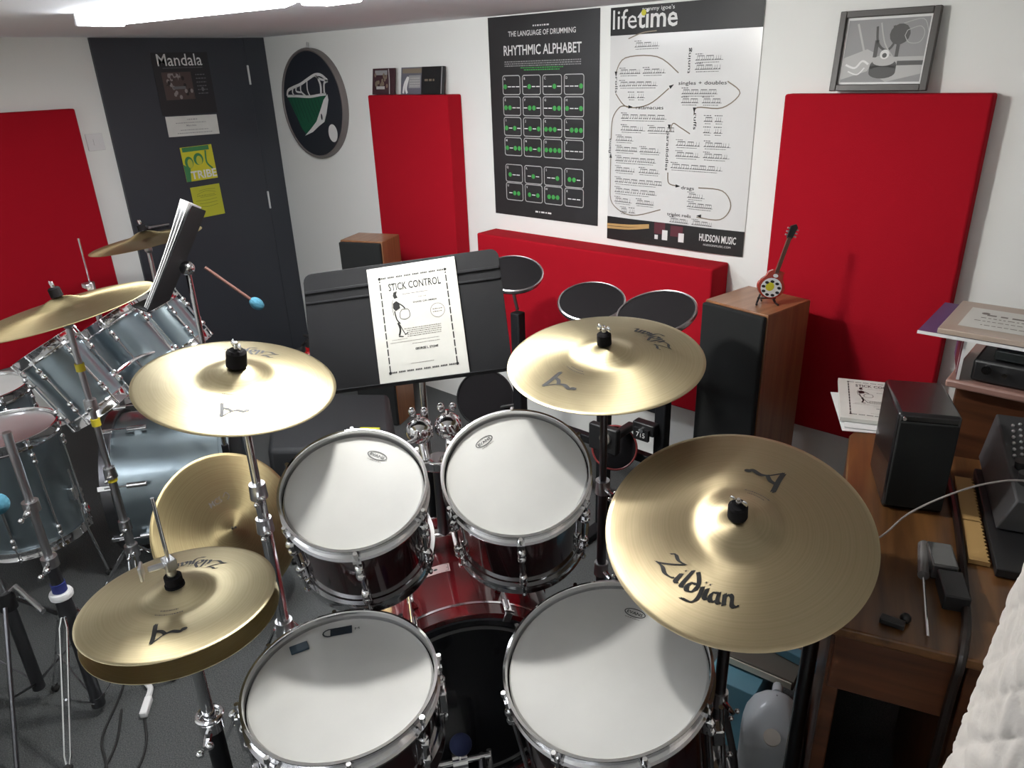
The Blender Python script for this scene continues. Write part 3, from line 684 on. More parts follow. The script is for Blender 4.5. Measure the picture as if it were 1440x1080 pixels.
# hi-hats
hc = (-1.242, .41, .872)
_, T, zh = cymbal('upper hi-hat cymbal of the red kit, black letter print towards the camera', hc, (-.045, .02, 1), .1778, bow=.014, bell=.050, bh=.020, logos=(('Z', 133, .105, .110), ('A', -39, .115, .052)), group='hi-hat pair of the red kit')
cymbal('lower hi-hat cymbal upturned just beneath the upper one', (-1.242, .41, .833), (-.03, .01, 1), .1785, bow=.014, bell=.050, bh=.020, flip=True, group='hi-hat pair of the red kit')
t = thing('hi_hat_stand', 'chrome hi-hat stand with long pull rod left of the snare drum', 'stand', (-1.242, .41, 0), group='hi-hat stands')
hx, hy = -1.242, .41
build(MB().cyl((hx, hy, .55), (hx, hy, .80), .0125, n=16), 'tube', CHROME, t)
build(MB().cyl((hx, hy, .05), (hx, hy, .55), .019, n=16), 'lower_tube', STANDBLK, t)
build(MB().cyl((hx, hy, .80), (hx, hy, 1.095), .0035, n=10), 'pull_rod', CHROME, t)
a = MB().tube([(hx+.024*math.cos(g), hy+.024*math.sin(g), .575) for g in [2*PI*i/20 for i in range(20)]], .005, 8, closed=True).cyl((hx, hy, .54), (hx, hy, .565), .024, n=16)
jo = build(a, 'height_clamp', CHROME, t); a = MB().cyl((hx, hy, .55), (hx+.035, hy-.03, .55), .008, n=8); wing(a, (hx+.03, hy-.026, .55), (.8, -.6, 0), 1.4); build(a, 'wing_screw', CHROME, jo)
zt = hc[2]+zh(0)
build(MB().cyl((hx, hy, zt-.01), (hx, hy, zt+.002), .018, n=20).cyl((hx, hy, zt+.004), (hx, hy, zt+.020), .016, n=20), 'felt', FELT, t)
cl_ = build(MB().cyl((hx, hy, zt+.02), (hx, hy, zt+.052), .009, n=14).box((hx, hy, zt+.048), (.026, .02, .022)), 'clutch', STEEL, t, bevel=.002)
a = MB().cyl((hx, hy, zt+.048), (hx-.018, hy-.032, zt+.044), .006, n=8).box((hx-.025, hy-.042, zt+.042), (.006, .026, .03), T=Matrix.Rotation(R(60), 3, 'Z')); build(a, 'wing_screw', STEEL, cl_, bevel=.002)
build(MB().lathe([(.008, .0), (.030, .0), (.030, .006), (.008, .012)], 20, closed=True), 'cymbal_seat', BLACK, t, M=Matrix.Translation((hx, hy, .792)))
legs(t, hx, hy, .34, .08, .27, 100)
a = MB().hexa([(hx+.05, hy-.08, .01), (hx+.13, hy-.10, .01), (hx+.20, hy+.05-.12, .01), (hx+.12, hy+.07-.12, .01), (hx+.05, hy-.08, .02), (hx+.13, hy-.10, .02), (hx+.20, hy-.07, .05), (hx+.12, hy-.05, .05)])
build(a, 'foot_pedal', STEEL, t, bevel=.003)

# ------------------------------------------------------------------ drums
def drum(label, c, n, Rr, depth, shell_m, lugs=6, rot=0, head=HEADW, name='tom_drum', cat='drum', group='drums of the dark red kit', luglen=.045, hoop_m=CHROME, tomlegs=0, floorz=None, bottom=True):
    T = frame_of(n); M = things_loc(c, T); t = thing(name, label, cat, c, T, group); r = Rr-.012
    build(MB().lathe([(r-.006, -.004), (r, -.008), (r, -depth+.008), (r-.006, -depth+.004)], 72, closed=True), 'shell', shell_m, t, M=M)
    def hoop(z0, sg):
        prof = [(Rr-.010, -.026), (Rr-.001, -.026), (Rr+.000, -.021), (Rr-.005, -.019), (Rr-.005, .007), (Rr-.002, .010), (Rr-.002, .013), (Rr-.007, .014), (Rr-.009, .010), (Rr-.009, -.02)]
        return MB().lathe([(a_, z0+b_*sg) for a_, b_ in prof], 96, closed=True)
    build(hoop(0, 1), 'hoop', hoop_m, t, M=M, sharp=50)
    hr = Rr-.011
    build(MB().lathe([(hr, -.010), (hr-.001, -.003), (hr-.004, .0), (.0002, .0)], 72), 'batter_head', head, t, M=M)
    if bottom:
        build(hoop(-depth, -1), 'bottom_hoop', hoop_m, t, M=M, sharp=50)
        build(MB().lathe([(hr, -depth+.010), (hr-.001, -depth+.003), (hr-.004, -depth), (.0002, -depth)], 72), 'resonant_head', head if head is not HEADW else HEADC, t, M=M)
    lz = -depth/2
    tall = depth < .2
    for k in range(lugs):
        g = R(rot+360*k/lugs); Mr = M @ Matrix.Rotation(g, 4, 'Z'); a = MB()
        zs = [lz] if tall else [-.062, -depth+.062]
        for zc in zs:
            hl = (depth-.075 if tall else luglen)/2
            a.box((r+.008, 0, zc), (.020, .016, hl*2)); a.ball((r+.012, 0, zc+hl*.55), .011, n=10, k=8, sc=(1, .9, 1.1)); a.ball((r+.012, 0, zc-hl*.55), .011, n=10, k=8, sc=(1, .9, 1.1))
        if not tall: a.cyl((r+.010, 0, -.05), (r+.010, 0, -depth+.05), .0045, n=8)
        lo = build(a, 'lug', CHROME, t, M=Mr, bevel=.004)
        a = MB().cyl((Rr+.002, 0, -.06), (Rr+.002, 0, .004), .0028, n=8).cyl((Rr+.002, 0, .002), (Rr+.002, 0, .012), .0055, .0045, 8).box((Rr-.002, 0, -.018), (.014, .016, .010))
        if bottom: build(MB().cyl((Rr+.002, 0, -depth+.06), (Rr+.002, 0, -depth-.004), .0028, n=8).cyl((Rr+.002, 0, -depth-.002), (Rr+.002, 0, -depth-.012), .0055, .0045, 8), 'tension_rod', CHROME, lo, M=Mr)
        build(a, 'tension_rod', CHROME, lo, M=Mr)
    if tomlegs:
        Mi = M
        for k in range(tomlegs):
            g = R(rot+30+360*k/tomlegs); Mr = M @ Matrix.Rotation(g, 4, 'Z'); ax = T @ Vector((0, 0, 1))
            p = Mr @ Vector((r+.022, 0, -.16)); pe = Mr @ Vector((r+.022, 0, -depth)); f = Vector((pe.x+(pe.x-c[0])*.15, pe.y+(pe.y-c[1])*.15, .014))
            lg = build(MB().tube([p, pe, Vector((f.x, f.y, .03)), f], .0055, 10), 'leg', CHROME, t)
            build(MB().box((r+.012, 0, -depth*.62), (.026, .03, .05)), 'leg_bracket', CHROME, lg, M=Mr, bevel=.004)
            build(MB().ball(f, .014, n=10, k=8), 'rubber_foot', RUBBER, lg)
    return t, T, M
def evans(t, M, ang, rad, s=1.0):
    a = Art(); w_, h_ = .022*s, .0095*s
    a.line([(w_*math.cos(2*PI*i/28), h_*math.sin(2*PI*i/28)) for i in range(28)], .0020, sm=False, closed=True)
    a.text('EVANS', 0, -.0036*s, .0068*s, .034*s, bold=.02); a.mat(1); a.squig(-.016*s, .016*s, -h_-.004, .0016)
    g = R(ang)
    place_art(a, 'maker_mark', [INK, INKG], t, M @ Matrix.Rotation(g-PI/2, 4, 'Z') @ Matrix.Translation((0, rad, .0009)))

t, T, M = drum('left rack tom of the red kit with white head, under the music stand', (-1.114, .743, 1.0), (.3, -.271, .915), .1524, .225, WINE, 6, rot=-42)
evans(t, M, 105.7, .094)
t, T, M = drum('right rack tom of the red kit with white head, below the right crash cymbal', (-.936, 1.038, .969), (.29, -.35, .89), .1651, .245, WINE, 6, rot=-50)
evans(t, M, 167.7, .110)
t, T, M = drum('snare drum at lower left with dark tape marks on its white head', (-.93, .538, .761), (.023, -.04, .999), .1778, .145, WINE, 8, rot=12, name='snare_drum')
a = Art(); a.rect(-.021, -.0105, .021, .0105, .001); a.line([(-.022+.013*math.cos(g), .0095*math.sin(g)) for g in [R(60+i*24) for i in range(11)]], .0030, .0006, sm=False); a.text('M', .031, -.003, .006, .009, .0006)
place_art(a, 'tape_mark', [mat('navy_tape', (.008, .014, .022), .35)], t, M @ Matrix.Rotation(R(140-90+3), 4, 'Z') @ Matrix.Translation((0, .132, .0006)))
sx_, sy_ = M @ Vector((0, 0, 0)), None
o = build(MB().box((0, 0, .002), (.034, .021, .004)), 'gel_damper', GEL, None, M=M @ Matrix.Translation((-.131, 0, .001)) @ Matrix.Rotation(R(68), 4, 'Z'), loc=M @ Vector((-.131, 0, .001)), bevel=.001)
tag(o, 'small blue gel damper pad stuck near the edge of the snare head', 'damper')
# snare throw-off and tripod stand
build(MB().box((.185, 0, -.075), (.018, .030, .085)).cyl((.19, 0, -.05), (.20, .0, -.03), .008, n=8), 'throw_off', CHROME, t, M=M @ Matrix.Rotation(R(-130), 4, 'Z'), bevel=.003)
build(MB().box((.178, 0, -.075), (.016, .030, .05)), 'butt_plate', CHROME, t, M=M @ Matrix.Rotation(R(50), 4, 'Z'), bevel=.003)
st = thing('snare_stand', 'chrome basket stand carrying the snare drum', 'stand', (-.927, .545, 0))
sc_ = Vector((-.927, .545, 0))
build(MB().cyl(sc_+Vector((0, 0, .08)), sc_+Vector((0, 0, .54)), .0125, n=14), 'tube', CHROME, st)
for k in range(3):
    g = R(200+120*k); d = Vector((math.cos(g), math.sin(g), 0)); a = MB().tube([sc_+Vector((0, 0, .54)), sc_+d*.10+Vector((0, 0, .585)), sc_+d*.172+Vector((0, 0, .594)), sc_+d*.184+Vector((0, 0, .625))], .005, 8)
    ar = build(a, 'basket_arm', CHROME, st); build(MB().cyl(sc_+d*.184+Vector((0, 0, .605)), sc_+d*.186+Vector((0, 0, .645)), .009, n=10), 'rubber_grip', RUBBER, ar)
legs(st, sc_.x, sc_.y, .34, .10, .22, 130)
t, T, M = drum('large right floor tom with white head under the ride cymbal edge', (-.615, .922, .711), (-.005, -.209, .978), .2032, .40, WINE, 8, rot=8, name='floor_tom', tomlegs=3)
evans(t, M, 98.3, .134)

# bass drum: local z towards the drummer
bax = Vector((.80, -.60, 0)).normalized(); bc = Vector((-1.045, .957, .302)); BR = .280; BD = .39
T = frame_of(bax, (.6, .8, 0)); M = things_loc(bc, T)
t = thing('bass_drum', 'dark red bass drum between the toms and floor toms, black batter head', 'drum', bc, T, 'drums of the dark red kit')
build(MB().lathe([(BR-.014, -.01), (BR-.008, -.012), (BR-.008, -BD+.012), (BR-.014, -BD+.01)], 96, closed=True), 'shell', WINEL, t, M=M)
for z0, nm in ((0, 'hoop'), (-BD+.0, 'front_hoop')):
    h = build(MB().lathe([(BR-.006, z0-.020), (BR+.008, z0-.020), (BR+.008, z0+.020), (BR-.006, z0+.020)], 96, closed=True), nm, WINEL, t, M=M, bevel=.002)
    build(MB().lathe([(BR+.006, z0-.026), (BR+.0092, z0-.026), (BR+.0092, z0-.019), (BR+.006, z0-.019)], 96, closed=True), 'inlay', CHROME, h, M=M)
    build(MB().lathe([(BR-.018, z0+.006), (BR-.007, z0+.006), (BR-.007, z0+.012), (BR-.018, z0+.012)], 96, closed=True), 'head_ring', DKSTEEL, h, M=M)
bh_ = build(MB().lathe([(BR-.012, -.002), (BR-.020, .008), (.0002, .008)], 96), 'batter_head', HEADK, t, M=M)
build(MB().lathe([(BR-.046, .0082), (BR-.046, .0105), (BR-.037, .0105), (BR-.037, .0082)], 96, closed=True), 'damping_ring', mat('ring_grey', (.16, .16, .16), .5), bh_, M=M)
build(MB().lathe([(BR-.012, -BD+.002), (BR-.020, -BD-.008), (.0002, -BD-.008)], 96), 'front_head', HEADK, t, M=M)
for k in range(8):
    g = R(22.5+45*k+2); Mr = M @ Matrix.Rotation(g, 4, 'Z')
    for z0, sg in ((0, 1), (-BD, -1)):
        a = MB().box((BR+.014, 0, z0), (.008, .020, .052)).box((BR+.004, 0, z0+.024*sg), (.026, .020, .006)).cyl((BR+.020, 0, z0+.010*sg), (BR+.020, 0, z0-.10*sg), .0032, n=8).box((BR+.020, -.0, z0+.022*sg), (.006, .026, .005))
        cw = build(a, 'claw', CHROME, t, M=Mr, bevel=.002)
        build(MB().box((BR+.006, 0, z0-.10*sg), (.030, .018, .040)), 'lug', CHROME, cw, M=Mr, bevel=.004)
# white maker's plate on the shell top
def on_shell(mb, r_):
    for v in mb.v:
        th = v.x/r_; zz = v.y; rr = r_+v.z; v.x, v.y, v.z = rr*math.cos(th), rr*math.sin(th), zz
def topang(): 
    zl = T.transposed() @ Vector((0, 0, 1)); return math.atan2(zl.y, zl.x)
a = Art(); 
for i in range(8): a.rect(-.038+.0095*i, -.0165, -.038+.0095*(i+1), .0165)
a.mat(1); a.line([(-.034, .0), (.034, .0)], .0016, .0006, sm=False); a.disc(0, 0, .0055, .004, .0008, 10)
a.rrect(-.034, -.0135, .034, .0135, .003, .001, .0006)
TA = topang()
for v in a.v: v.x, v.y = v.x, v.y
on_shell(a, BR-.007)
place_art(a, 'maker_plate', [mat('pink_plate', (.62, .42, .40), .4), INK], t, M @ Matrix.Rotation(TA+.18, 4, 'Z') @ Matrix.Translation((0, 0, -.195)))
for sgn in (1, -1):
    g = TA+sgn*R(112); Mr = M @ Matrix.Rotation(g, 4, 'Z')
    p = Mr @ Vector((BR, 0, -BD+.10)); f = Mr @ Vector((BR+.12, 0, -BD-.02)); f.z = .012
    build(MB().tube([p, p.lerp(f, .5), f], .007, 8), 'spur', CHROME, t)
# tom holder on the shell
hb = Vector((-1.285, 1.125, .585)); 
th_ = thing('tom_holder', 'chrome double tom holder with two ball clamps and wing nuts on the bass drum', 'stand', hb)
build(MB().box(hb, (.075, .075, .035), T=T.to_3x3() @ Matrix.Rotation(TA, 3, 'Z')), 'base_plate', CHROME, th_, bevel=.006)
build(MB().cyl(hb, hb+Vector((0, 0, .25)), .0175, n=20), 'post', DKSTEEL, th_)
build(MB().cyl(hb+Vector((0, 0, .235)), hb+Vector((0, 0, .265)), .034, n=20).box(hb+Vector((0, 0, .248)), (.10, .04, .030), T=Matrix.Rotation(R(50), 3, 'Z')), 'crosshead', CHROME, th_, bevel=.005)
sd = Vector((.516, .856, 0)).normalized()
for sg, tc_, tn, tr in ((-1, Vector((-1.114, .743, 1.0)), Vector((.3, -.271, .915)), .14), (1, Vector((-.936, 1.038, .969)), Vector((.29, -.35, .89)), .155)):
    b0 = hb+Vector((0, 0, .248))+sd*.030*sg; ball_ = hb+Vector((-.040, .028, .325))+sd*.038*sg
    c1 = build(MB().cyl(b0, ball_, .011, n=12).ball(ball_, .037, n=24, k=16).cyl(ball_-sd*.030, ball_-sd*.012, .024, n=20).cyl(ball_+sd*.030, ball_+sd*.012, .024, n=20), 'ball_clamp', CHROME, th_)
    a = MB().cyl(ball_+Vector((0, 0, .02)), ball_+Vector((-.004, .004, .045)), .006, n=8)
    a.ball(ball_+Vector((-.012, -.010, .055)), .010, n=10, k=8, sc=(1, 1, 1.3)); a.ball(ball_+Vector((.006, .016, .052)), .010, n=10, k=8, sc=(1, 1, 1.2)); build(a, 'wing_nut', CHROME, c1)
    tn.normalize(); side = tc_-tn*.12; dirn = (ball_-side); dirn = (dirn-tn*dirn.dot(tn)).normalized(); e1 = side+dirn*(tr+.012)
    build(MB().tube(smooth([ball_, ball_+dirn*-.03+tn*.0, e1+tn*.05, e1, e1-tn*.06], 5), .0060, 10).box(e1, (.03, .03, .05)), 'tom_arm', CHROME, c1)

# bass pedal with a blue beater
pb = Vector((-.966, .837, 0)); t = thing('bass_drum_pedal', 'bass drum pedal with round blue felt beater in front of the black head', 'pedal', pb)
pd = Vector((-.80, .60, 0)); ps = Vector((.6, .8, 0))
def Q(f, s, z): return pb+pd*f+ps*s+Vector((0, 0, z))
build(MB().hexa([Q(-.20, -.045, .004), Q(-.20, .045, .004), Q(.07, .05, .004), Q(.07, -.05, .004), Q(-.20, -.045, .012), Q(-.20, .045, .012), Q(.07, .05, .012), Q(.07, -.05, .012)]), 'base_plate', STANDBLK, t, bevel=.002)
build(MB().hexa([Q(-.20, -.035, .016), Q(-.20, .035, .016), Q(.04, .04, .075), Q(.04, -.04, .075), Q(-.20, -.035, .024), Q(-.20, .035, .024), Q(.04, .04, .083), Q(.04, -.04, .083)]), 'footboard', STEEL, t, bevel=.003)
for s_1 in (-.055, .055): build(MB().tube([Q(.05, s_1, .01), Q(.04, s_1, .12), Q(.03, s_1, .23)], .010, 8), 'upright', DKSTEEL, t)
build(MB().cyl(Q(.03, -.075, .225), Q(.03, .075, .225), .008, n=12).cyl(Q(.03, -.018, .225), Q(.03, .018, .225), .022, n=16), 'axle', CHROME, t)
bt = build(MB().cyl(Q(.03, 0, .225), Q(-.045, 0, .36), .0035, n=8), 'beater_rod', CHROME, t)
build(MB().ball(Q(-.045, 0, .365), .026, n=18, k=12, sc=(1, 1, .9)), 'beater', NAVY, bt)
build(MB().tube([Q(.05, .075, .22), Q(.02, .075, .14), Q(.0, .075, .06)], .007, 8), 'spring', CHROME, t)

# ------------------------------------------------------------------ music stand with the practice book
mc = Vector((-1.397, 1.153, 1.190)); mu = Vector((.739, .667, .102)).normalized(); mv = Vector((-.407, .32, .855)); mv = (mv-mu*mu.dot(mv)).normalized(); mn = mu.cross(mv)
Mm = F4(mc, mu, mv); t = thing('music_stand', 'black sheet music stand standing behind the toms, practice book on its desk', 'stand', (-1.475, 1.255, 0))
mw, mh, rc = .254, .159, .022
def rr_pts(w_, h_, r_, lowr=.004):
    P = []
    for cx, cy, a0, r1 in ((w_-r_, h_-r_, 0, r_), (-w_+r_, h_-r_, 90, r_), (-w_+lowr, -h_+lowr, 180, lowr), (w_-lowr, -h_+lowr, 270, lowr)):
        for k in range(5): P.append((cx+r1*math.cos(R(a0+22.5*k)), cy+r1*math.sin(R(a0+22.5*k))))
    return P
build(MB().prism(rr_pts(mw, mh, rc), -.0035, 0), 'desk_plate', STANDBLK, t, M=Mm, bevel=.0008)
build(MB().box((0, mh-.050, .0015), (2*mw-.004, .008, .004)).box((0, mh-.078, .0010), (2*mw-.004, .006, .003)), 'pressed_rib', STANDBLK, t, M=Mm, bevel=.0015)
build(MB().box((0, -mh+.001, .022), (2*mw, .003, .046)), 'ledge', STANDBLK, t, M=Mm, bevel=.001)
bk_ = mc-mn*.035-mv*.03; pole = Vector((-1.475, 1.255, 0))
build(MB().box(mc-mn*.018-mv*.03, (.09, .12, .03), T=Mm.to_3x3()), 'tilt_bracket', STANDBLK, t, bevel=.004)
build(MB().cyl(bk_, (pole.x, pole.y, 1.10), .012, n=12).cyl((pole.x, pole.y, 1.12), (pole.x, pole.y, .70), .0095, n=14), 'upper_tube', CHROME, t)
build(MB().cyl((pole.x, pole.y, .72), (pole.x, pole.y, .10), .0135, n=14), 'lower_tube', STANDBLK, t)
for k in range(3):
    g = R(23+120*k); build(MB().tube([(pole.x, pole.y, .12), (pole.x+.10*math.cos(g), pole.y+.10*math.sin(g), .07), (pole.x+.24*math.cos(g), pole.y+.24*math.sin(g), .012)], .008, 8), 'leg', STANDBLK, t)
# book
def stick_art(full=True):
    a = Art(); W2, H2 = .114, .305
    def orn(x0, y0, x1, y1):
        n = int(max(abs(x1-x0), abs(y1-y0))/.0042)
        for i in range(n):
            k = i/n; x, y = x0+(x1-x0)*k, y0+(y1-y0)*k
            if i % 5 < 4: a.poly([(x-.0018, y-.0025), (x+.0018, y-.0015), (x+.0012, y+.0025), (x-.0014, y+.0020)])
    orn(-.082, H2-.030, .084, H2-.030); orn(-.082, .030, .084, .030); orn(-.084, .034, -.084, H2-.034); orn(.086, .034, .086, H2-.034)
    for x in (-.084, .086):
        for y in (.030, H2-.030): a.disc(x, y, .004, .004, .0001, 8)
    a.text('STICK CONTROL', .004, H2-.065, .019, .135, .0002, bold=.008)
    a.mat(1); a.squig(-.03, .035, H2-.078, .0014); a.text('FOR THE', .02, H2-.092, .0035, .020); 
    a.mat(0); a.text('SNARE DRUMMER', .025, H2-.105, .0045, .062, bold=.01)
    a.mat(1); a.line([(.054+.018*math.cos(2*PI*i/24), H2-.132+.018*math.sin(2*PI*i/24)) for i in range(24)], .0010, sm=False, closed=True); a.squig(.042, .066, H2-.128, .002); a.squig(.042, .066, H2-.135, .002)
    for k in range(5): a.squig(-.03 if k else -.036, .058, H2-.168-.005*k, .0018)
    a.squig(-.075, .05, H2-.200, .0012); a.squig(-.02, .05, H2-.208, .0014); a.squig(-.03, .03, .047, .0014)
    a.mat(0); a.text('GEORGE L. STONE', .015, H2-.225, .0055, .058, .0002, bold=.03)
    # marching drummer
    a.poly([(-.052, .235), (-.043, .237), (-.046, .228), (-.043, .220), (-.052, .218), (-.055, .226)]); a.poly([(-.057, .206), (-.048, .212), (-.041, .206), (-.040, .192), (-.052, .186), (-.058, .194)])
    a.line([(-.044, .206), (-.034, .198), (-.028, .190)], .003); a.line([(-.056, .215), (-.060, .200), (-.058, .175)], .0012)
    a.line([(-.036, .188), (-.020, .186), (-.018, .168), (-.030, .162), (-.042, .166), (-.042, .180)], .0014, closed=True); a.line([(-.055, .186), (-.052, .165), (-.044, .152)], .003)
    a.line([(-.050, .155), (-.046, .138), (-.050, .122)], .0045); a.line([(-.046, .150), (-.040, .135), (-.034, .122)], .002); a.line([(-.052, .120), (-.040, .118)], .0025); a.line([(-.036, .122), (-.028, .126)], .0022)
    a.mat(1); a.squig(-.070, -.03, .112, .0012)
    return a
Mb = Mm @ Matrix.Translation((.033, -mh+.0035, .0035)) @ Matrix.Rotation(R(1.0), 4, 'Z')
t = thing('practice_book', 'cream STICK CONTROL book open to its cover on the tall black music stand', 'book', Mb @ Vector((0, 0, 0)), group='stick control books')
build(MB().box((0, .1525, .0), (.228, .305, .005)), 'cover', PAPER, t, M=Mb, bevel=.0008)
place_art(stick_art(), 'cover_print', [INK, INKG], t, Mb @ Matrix.Translation((0, 0, .0029)))
# ------------------------------------------------------------------ low cymbal on a short stand, facing the drummer
lc = (-2.116, .909, .391)
_, T, z = cymbal('bare bronze cymbal tipped towards the camera low behind the hi-hats', lc, (.897, .066, .438), .254, bow=.018, bell=.050, bh=.006, m=BRONZED, group='low cymbal')
a = Art(); a.text('MCS', 0, 0, .020, .045, bold=.01); a.line([(.03, .012), (.045, .02), (.05, .004), (.038, -.004)], .003)
place_art(a, 'name_print', [INKG], _, things_loc(lc, T) @ Matrix.Translation((-.088, -.026, 0)) @ Matrix.Rotation(R(105), 4, 'Z'), lambda x, y: .0165)
t = thing('cymbal_stand', 'short stand behind the low tilted cymbal by the grey-blue bass drum', 'stand', (-2.24, .90, 0), group='cymbal stands')
ax = T @ Vector((0, 0, 1)); p0 = Vector(lc)+ax*.045; p1 = Vector(lc)-ax*.03
build(MB().cyl(p0, p1, .004, n=8), 'threaded_rod', DKSTEEL, t); build(MB().cyl((-2.24, .90, .06), (p1.x, p1.y, p1.z), .011, n=12), 'tube', DKSTEEL, t)
legs(t, -2.24, .90, .20, .07, .12, 225)

# ------------------------------------------------------------------ second kit, grey-blue metallic
G2 = 'drums of the grey-blue kit'; A2 = Vector((.58, .81, 0)).normalized()
n2 = (-.37, -.33, .87)
drum('left rack tom of the grey-blue kit, its head tipped to the left', (-2.762, .706, .95), n2, .112, .265, SILVER, 6, rot=20, head=HEADC, group=G2)
drum('right rack tom of the grey-blue kit, nearer the black door', (-2.905, .968, .955), n2, .132, .30, SILVER, 6, rot=40, head=HEADC, group=G2)
drum('smallest grey-blue tom half hidden behind the music stand base', (-3.03, 1.19, .935), n2, .105, .22, SILVER, 6, rot=10, head=HEADC, group=G2)
drum('grey-blue floor tom at the left picture edge with glossy clear head', (-2.975, .545, .63), (-.02, -.02, 1), .188, .42, SILVER, 8, rot=10, head=HEADC, name='floor_tom', tomlegs=3, group=G2)
drum('white topped snare drum of the grey-blue kit, mostly beyond left picture edge', (-3.40, .60, .66), (0, 0, 1), .178, .14, SILVER, 8, rot=10, name='snare_drum', group=G2)
st = thing('snare_stand', 'chrome stand under the white topped snare at the left picture edge', 'stand', (-3.40, .60, 0))
build(MB().cyl((-3.40, .60, .08), (-3.40, .60, .50), .012, n=12), 'tube', CHROME, st); legs(st, -3.40, .60, .32, .1, .2, 0)
for k in range(3): g = R(120*k+30); build(MB().tube([(-3.40, .60, .49), (-3.40+.17*math.cos(g), .60+.17*math.sin(g), .50), (-3.40+.185*math.cos(g), .60+.185*math.sin(g), .55)], .005, 8), 'basket_arm', CHROME, st)
bc2 = Vector((-2.66, 1.235, .30)); T = frame_of(-A2, (.81, -.58, 0)); M = things_loc(bc2, T); B2 = .275; D2 = .42   # local z towards its player
t = thing('bass_drum', 'grey-blue metallic bass drum lying behind the low tilted cymbal', 'drum', bc2, T, G2)
build(MB().lathe([(B2-.012, .0), (B2-.006, .0), (B2-.006, D2), (B2-.012, D2)], 96, closed=True), 'shell', SILVER, t, M=M)
for z0, nm in ((0, 'front_hoop'), (D2, 'hoop')): build(MB().lathe([(B2-.006, z0-.02), (B2+.009, z0-.02), (B2+.009, z0+.02), (B2-.006, z0+.02)], 96, closed=True), nm, SILVER if nm == 'front_hoop' else DKSTEEL, t, M=M, bevel=.003)
build(MB().lathe([(B2-.010, .0), (.0002, -.006)], 64), 'front_head', HEADK, t, M=M); build(MB().lathe([(B2-.010, D2), (.0002, D2+.006)], 64), 'batter_head', HEADW, t, M=M)
zl = T.transposed() @ Vector((0, 0, 1)); TA2 = math.atan2(zl.y, zl.x)
for k in range(8):
    Mr = M @ Matrix.Rotation(TA2+R(22.5+45*k), 4, 'Z')
    for z0, sg in ((0, 1), (D2, -1)):
        cw = build(MB().box((B2+.013, 0, z0), (.008, .020, .050)).cyl((B2+.018, 0, z0), (B2+.018, 0, z0+.09*sg), .003, n=8), 'claw', CHROME, t, M=Mr, bevel=.002)
        build(MB().cyl((B2+.012, 0, z0+.075*sg), (B2+.012, 0, z0+.145*sg), .011, n=12).box((B2+.002, 0, z0+.11*sg), (.02, .014, .03)), 'lug', CHROME, cw, M=Mr, bevel=.002)
tp = bc2-A2*.15+Vector((0, 0, B2))
t = thing('tom_holder', 'chrome tom holder post on the grey-blue bass drum', 'stand', tp)
build(MB().cyl(tp, tp+Vector((-.02, 0, .26)), .012, n=14), 'post', CHROME, t)
for e in (Vector((-2.65, .80, .80)), Vector((-2.80, 1.06, .80))): build(MB().tube(smooth([tp+Vector((-.02, 0, .25)), tp.lerp(e, .5)+Vector((0, 0, .16)), e], 5), .007, 8), 'tom_arm', CHROME, t)
# lugs and clamps clutter beyond the toms
kc = (-2.37, .68, 1.163); kn = (-.13, -.12, .985)
_, T, z = cymbal('bronze cymbal of the grey-blue kit cut by the left picture edge', kc, kn, .254, m=BRONZED, group='cymbals of the grey-blue kit')
t = cymbal_stand('taped chrome boom stand under the grey-blue kit cymbal at left', -2.37, .68, kc, T, hub=.32, low=.12, rot=90, joints=(.42, .62, .86), m=STEEL, h=z(0), spread=.26)
for zz in (.985, .80, .60): build(MB().cyl((-2.37, .68, zz-.012), (-2.37, .68, zz+.012), .0158 if zz < .8 else .0135, n=14), 'yellow_tape', TAPE, t)
kc = (-3.33, 1.345, 1.13); kn = (-.10, -.10, .99)
_, T, z = cymbal('dark bronze cymbal seen edge-on in front of the black door', kc, kn, .235, m=BRONZED, group='cymbals of the grey-blue kit')
cymbal_stand('stand holding the cymbal in front of the black door', -3.33, 1.345, kc, T, hub=.4, rot=30, joints=(.6, .85), m=STEEL, h=z(0), spread=.2)
# second hi-hats: rod visible against the red panel
t = thing('hi_hat_stand', 'hi-hat stand of the grey-blue kit, thin rod rising before the red panel', 'stand', (-3.27, 1.06, 0), group='hi-hat stands')
build(MB().cyl((-3.27, 1.06, .05), (-3.27, 1.06, .90), .012, n=12), 'tube', STEEL, t); build(MB().cyl((-3.27, 1.06, .90), (-3.27, 1.06, 1.20), .0035, n=8), 'pull_rod', CHROME, t)
build(MB().cyl((-3.27, 1.06, .985), (-3.27, 1.06, 1.02), .016, n=14).box((-3.26, 1.04, 1.01), (.05, .02, .02)), 'clutch', STEEL, t, bevel=.003); legs(t, -3.27, 1.06, .35, .08, .16, 200)
cymbal('hi-hat cymbal of the grey-blue kit behind the left-edge cymbal', (-3.27, 1.06, .945), (-.05, -.05, 1), .165, m=BRONZED, bow=.014, bell=.05, bh=.02, group='cymbals of the grey-blue kit')

